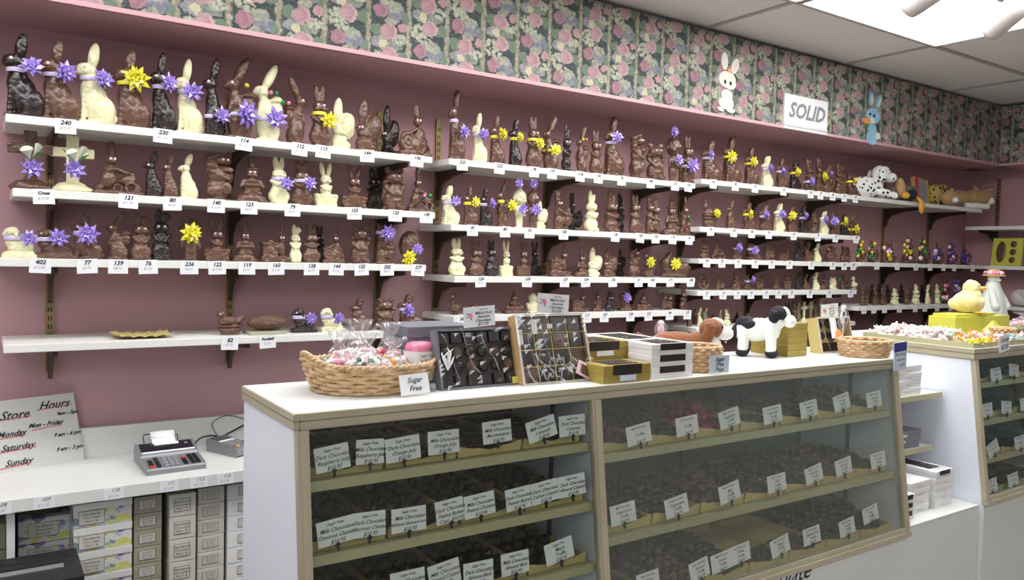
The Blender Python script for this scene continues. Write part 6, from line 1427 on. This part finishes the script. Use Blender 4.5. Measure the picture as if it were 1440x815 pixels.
for u, v, s, pr in ((0,712,'108','$14.50'),(62,703,'109','$11.75'),(160,692,'110','$11.75'),(238,682,'111','$11.75'),(280,676,'112','$11.75'),(317,671,'113','$11.75')):
    dtag(u, v, s, pr, 'paper label numbered %s on the front edge of the desk' % s)
# cartons packed under the desk
def column(u0, u1, yy, ph, mt, tops, lab, grp, sticker=True, d=.28, split=False):
    a, b2 = findX(u0, yy, .6), findX(u1, yy, .6); w = b2-a-.002; n = int(tops/ph); base = tops-n*ph
    for k in range(n):
        z = base*0+k*ph
        r = root('carton', (a+w/2+.001, yy, z)); rr = random.Random(k*7+int(u0)); r.rotation_euler = (0, 0, rr.uniform(-.01, .01))
        build('box_body', MB().box(-w/2, w/2, 0, d, 0, ph*.97), mt, r, bevel=.0015)
        if split: build('lid', MB().box(-w/2-.001, w/2+.001, -.0025, d, ph*.70, ph*.985), 'white_lam', r, bevel=.001)
        if sticker:
            sw = w*(.30 if not split else .22); sx = -w*.02 if not split else -w*.20; sz = ph*(.50 if not split else .40); shh = ph*.28
            build('sticker', MB().box(sx-sw, sx+sw, -.0012 if not split else -.0040, 0, sz-shh, sz+shh), 'creambox', r)
            m = MB(); e = .0012; y0 = -.0016 if not split else -.0044
            m.box(sx-sw, sx+sw, y0, y0+.0005, sz-shh, sz-shh+e).box(sx-sw, sx+sw, y0, y0+.0005, sz+shh-e, sz+shh).box(sx-sw, sx-sw+e, y0, y0+.0005, sz-shh, sz+shh).box(sx+sw-e, sx+sw, y0, y0+.0005, sz-shh, sz+shh); build('sticker_border', m, 'ink', r)
            lettering('Handmade\nChocolate\nNet 1 lb', r, (sx, y0-.0004, sz), size=shh*.52, shear=0, res=1)
        words = {0: 'lowest', n-1: 'topmost', n-2: 'second from top', n-3: 'third from top', n-4: 'fourth from top', n-5: 'fifth from top'}.get(k, 'lower down')
        tag(r, '%s, %s' % (lab, words), 'box', grp+(' low' if words == 'lower down' else ''))
column(-60, 8, 2.98, .085, 'greenbox', .64, 'olive carton left of the desk divider', 'cartons left of divider')
column(25, 99, 2.99, .085, 'floral', .60, 'flower-printed carton just right of desk divider', 'left flower-printed cartons')
column(103, 186, 2.885, .0815, 'floral', .655, 'white-lidded flower-printed carton under the desk', 'white-lidded flower-printed cartons', split=True)
column(188, 228, 2.90, .0585, 'greenbox', .645, 'olive carton right of the flower-printed stack', 'olive cartons under desk')
column(238, 276, 2.885, .080, 'creambox', .645, 'cream carton in the stack under the calculator', 'larger cream cartons')
column(278, 316, 2.905, .0585, 'creambox', .645, 'smaller cream carton beside the larger cream stack', 'smaller cream cartons')
column(320, 400, 2.90, .0585, 'whitebox', .645, 'white carton at right by the counter side', 'white cartons by counter side')
# calculator
c0 = Vector((.465, 2.932, ZD))
r = root('desk_calculator', c0); r.rotation_euler = (0, 0, .03); W_, D_ = .197, .235
mb = MB(); prof = [(0, 0), (0, .016), (.006, .022), (.108, .036), (.116, .044), (.195, .068), (.210, .068), (D_, .045), (D_, 0)]
n = len(prof); vs = [(0, a, b2) for a, b2 in prof]+[(W_, a, b2) for a, b2 in prof]; mb.add(vs, [tuple(range(n)), tuple(range(2*n-1, n-1, -1))]+[(i, (i+1) % n, (i+1) % n+n, i+n) for i in range(n)])
build('case', mb, 'silver', r, bevel=.003)
sl = math.atan2(.018, .114); R_ = Matrix.Rotation(sl, 3, 'X')
def key(x, t, w, h, mt):
    t *= .9; P = Vector((x, .006+t, .022+t*.137)); m = MB(); m.obox(P+Vector((0, 0, .0022)), (w/2, h/2, .0028), R_); build('key', m, mt, r, bevel=.0008)
for j in range(5):
    for i, x in enumerate((.022, .044, .071, .089, .107, .134, .158, .176)):
        if j == 4 and i in (0, 5): continue
        key(x, .012+.020*j, .0145, .012, 'red' if (i == 5 and j == 3) or (i == 0 and j == 0) else ('black' if i not in (2, 3, 4) else 'greystone'))
m = MB(); s2 = math.atan2(.024, .079); m.obox((W_*.5, .160, .0578), (W_*.46, .034, .0012), Matrix.Rotation(s2, 3, 'X')); build('display', m, 'screen', r)
m = MB(); m.obox((W_*.5, .128, .0490), (W_*.46, .004, .0022), Matrix.Rotation(s2, 3, 'X')); build('display_bezel', m, 'paper', r)
lettering('12.', r, (W_*.85, .172, .0630), (s2, 0, 0), size=.012, shear=.1, mt='paper')
m = MB(); m.tube([(.055, .225, .080), (.135, .225, .080)], .024, 20); build('paper_roll', m, 'paper', r, True)
m = MB(); m.obox((.095, .196, .076), (.040, .016, .0006), Matrix.Rotation(.7, 3, 'X')); m.obox((.100, .176, .0665), (.042, .008, .0012), Matrix.Rotation(.25, 3, 'X')); build('paper_strip', m, 'paper', r)
m = MB(); m.tube([(.035, .215, .045), (.030, .225, .085), (.030, .225, .095), (.055, .225, .097), (.060, .225, .090)], .0022, 8); m.tube([(.150, .215, .045), (.150, .225, .085), (.142, .225, .085)], .0022, 8); build('roll_holder', m, 'black', r, True)
tag(r, 'grey printing calculator with red keys and paper roll on the desk', 'calculator')
# card terminal
r = root('card_terminal', (.795, 3.125, ZD)); r.rotation_euler = (0, 0, .42)
mb = MB(); prof = [(-.085, .006), (-.088, .026), (-.075, .034), (.03, .046), (.085, .050), (.092, .040), (.09, 0), (-.075, 0)]
n = len(prof); vs = [(-.039, a, b2) for a, b2 in prof]+[(.039, a, b2) for a, b2 in prof]; mb.add(vs, [tuple(range(n)), tuple(range(2*n-1, n-1, -1))]+[(i, (i+1) % n, (i+1) % n+n, i+n) for i in range(n)]); build('housing', mb, 'silver', r, bevel=.003)
R_ = Matrix.Rotation(.11, 3, 'X'); build('screen', MB().obox((0, .058, .0485), (.032, .024, .001), R_), 'screen', r); build('band', MB().obox((0, .022, .0462), (.034, .005, .001), R_), 'paper', r)
for j in range(4):
    for i in range(4):
        m = MB(); m.obox((-.024+.016*i, -.055+.018*j, .0372+.0020*j), (.006, .005, .0025), R_); build('key', m, 'red' if (j == 0 and i == 0) else ('yellowbox' if j == 0 and i == 1 else ('foilgreen' if j == 0 and i == 3 else 'greystone')), r)
tag(r, 'grey card payment terminal with dark screen on the desk by the counter', 'card terminal')
def cable(pts, rad, lab, mt='black'):
    P = [Vector(q) for q in pts]; out = []
    for i in range(len(P)-1):
        p0, p1, p2, p3 = P[max(i-1, 0)], P[i], P[i+1], P[min(i+2, len(P)-1)]
        for k in range(8):
            t = k/8; out.append(.5*((2*p1)+(-p0+p2)*t+(2*p0-5*p1+4*p2-p3)*t*t+(-p0+3*p1-3*p2+p3)*t**3))
    out.append(P[-1]); o = build('cable', MB().tube(out, rad, 8), mt, None, True); tag(o, lab, 'cable', 'black cables on the desk'); return o
cable([(.66, 3.16, ZD+.03), (.70, 3.19, ZD+.055), (.76, 3.22, ZD+.05), (.80, 3.24, ZD+.012), (.84, 3.25, ZD+.008)], .0035, 'black cable arching from calculator to card terminal')
cable([(.765, 3.235, ZD+.03), (.83, 3.26, ZD+.05), (.90, 3.27, ZD+.075), (.98, 3.27, ZD+.085), (1.05, 3.25, ZD+.01)], .004, 'thick black cable rising right behind the card terminal')
cable([(.78, 3.25, ZD+.035), (.76, 3.27, ZD+.09), (.82, 3.28, ZD+.115), (.90, 3.28, ZD+.09), (.99, 3.27, ZD+.06)], .0018, 'thin dark wire looping high against the desk backboard')
cable([(.84, 3.20, ZD+.006), (.90, 3.22, ZD+.03), (.97, 3.23, ZD+.02), (1.05, 3.22, ZD+.006)], .005, 'thick black cable lying low right of the card terminal')
# store hours board leaning on the wall
P0, P1 = onZ(-30, 672, ZD), Vector((findX(119, 3.268, ZD), 3.268, ZD)); P0.y = min(P0.y, 3.16); T1 = onY(103, 552, 3.300); sh_ = T1-P1; T0 = P0+sh_
u = (P1-P0).normalized(); LW = .62; P0 = P1-u*LW; T0 = P0+sh_
r = root('hours_board', P1); zax = (sh_-u*sh_.dot(u)); H_ = sh_.length; zax = zax.normalized(); yax = zax.cross(u).normalized()
rm = Matrix((u, yax, zax)).transposed(); r.rotation_euler = rm.to_euler(); shx = sh_.dot(u)
mb = MB(); mb.hexa([(-LW, 0, 0), (0, 0, 0), (0, .003, 0), (-LW, .003, 0), (-LW+shx, 0, H_), (shx, 0, H_), (shx, .003, H_), (-LW+shx, .003, H_)]); build('board', mb, 'boardpaper', r)
def bt(s, x, z, sz, mt='ink'): lettering(s, r, (x, -.0012, z), size=sz, shear=.45, align='RIGHT', mt=mt, bold=.0006)
dx = lambda z: shx*z+.006
bt('Store', -.165+dx(.8), H_*.78, .042); bt('Hours', -.028+dx(.87), H_*.86, .040); bt('Mon - Friday', -.060+dx(.6), H_*.60, .022); bt('Monday', -.185+dx(.55), H_*.53, .028); bt('9am - 7pm', -.002+dx(.72), H_*.72, .017)
bt('Saturday', -.165+dx(.36), H_*.34, .030); bt('9 am - 6 pm', -.004+dx(.44), H_*.42, .019); bt('Sunday', -.18+dx(.15), H_*.13, .030); bt('9 am - 3 pm', -.004+dx(.22), H_*.21, .019)
mb = MB()
for x0, x1, z in ((-.345, -.17, .73), (-.15, -.03, .82), (-.17, -.075, .545), (-.36, -.19, .475), (-.34, -.16, .29), (-.33, -.18, .075)):
    mb.hexa([(x0, -.0014, H_*z-.004), (x1, -.0014, H_*z+.003), (x1, -.0008, H_*z+.003), (x0, -.0008, H_*z-.004), (x0, -.0014, H_*z-.0015), (x1, -.0014, H_*z+.0055), (x1, -.0008, H_*z+.0055), (x0, -.0008, H_*z-.0015)])
build('underline', mb, 'redink', r)
tag(r, 'white board with handwritten store hours leaning on the wall above the desk', 'sign')
# black drawer cabinet in the lower left corner
r = root('black_cabinet', (-.25, 2.50, 0)); build('cabinet_body', MB().box(0, .485, 0, .24, 0, .560), 'black', r, bevel=.004)
build('slot', MB().box(.04, .44, .13, .145, .559, .5612), 'slot', r); build('slot', MB().box(.16, .46, .175, .185, .559, .5612), 'slot', r); build('steel_strip', MB().box(.22, .44, .085, .115, .560, .5625), 'silver', r)
tag(r, 'black box with slotted top at the bottom left corner', 'cabinet')
# writing belongs to the card or sticker it stands on
for o in list(bpy.data.objects):
    if o.name.split('.')[0] in ('lettering', 'sticker_border') and o.parent:
        for q in o.parent.children:
            if q is not o and q.name.split('.')[0] in ('sticker', 'tub_label', 'sign_board', 'paper_sheet', 'board', 'display') and tuple(q.location) == (0, 0, 0) and tuple(q.scale) == (1, 1, 1):
                o.parent = q; break
# ------------------------------------------------------------------ daylight through the added, unseen windows
w_ = bpy.data.worlds.new('overcast'); SC.world = w_; w_.use_nodes = True; bg = w_.node_tree.nodes['Background']; bg.inputs[0].default_value = (.80, .88, 1., 1); bg.inputs[1].default_value = 2.3
SC.view_settings.view_transform = 'Standard'; SC.view_settings.look = 'None'; SC.view_settings.gamma = 1; SC.view_settings.use_curve_mapping = False; SC.view_settings.exposure = -.15
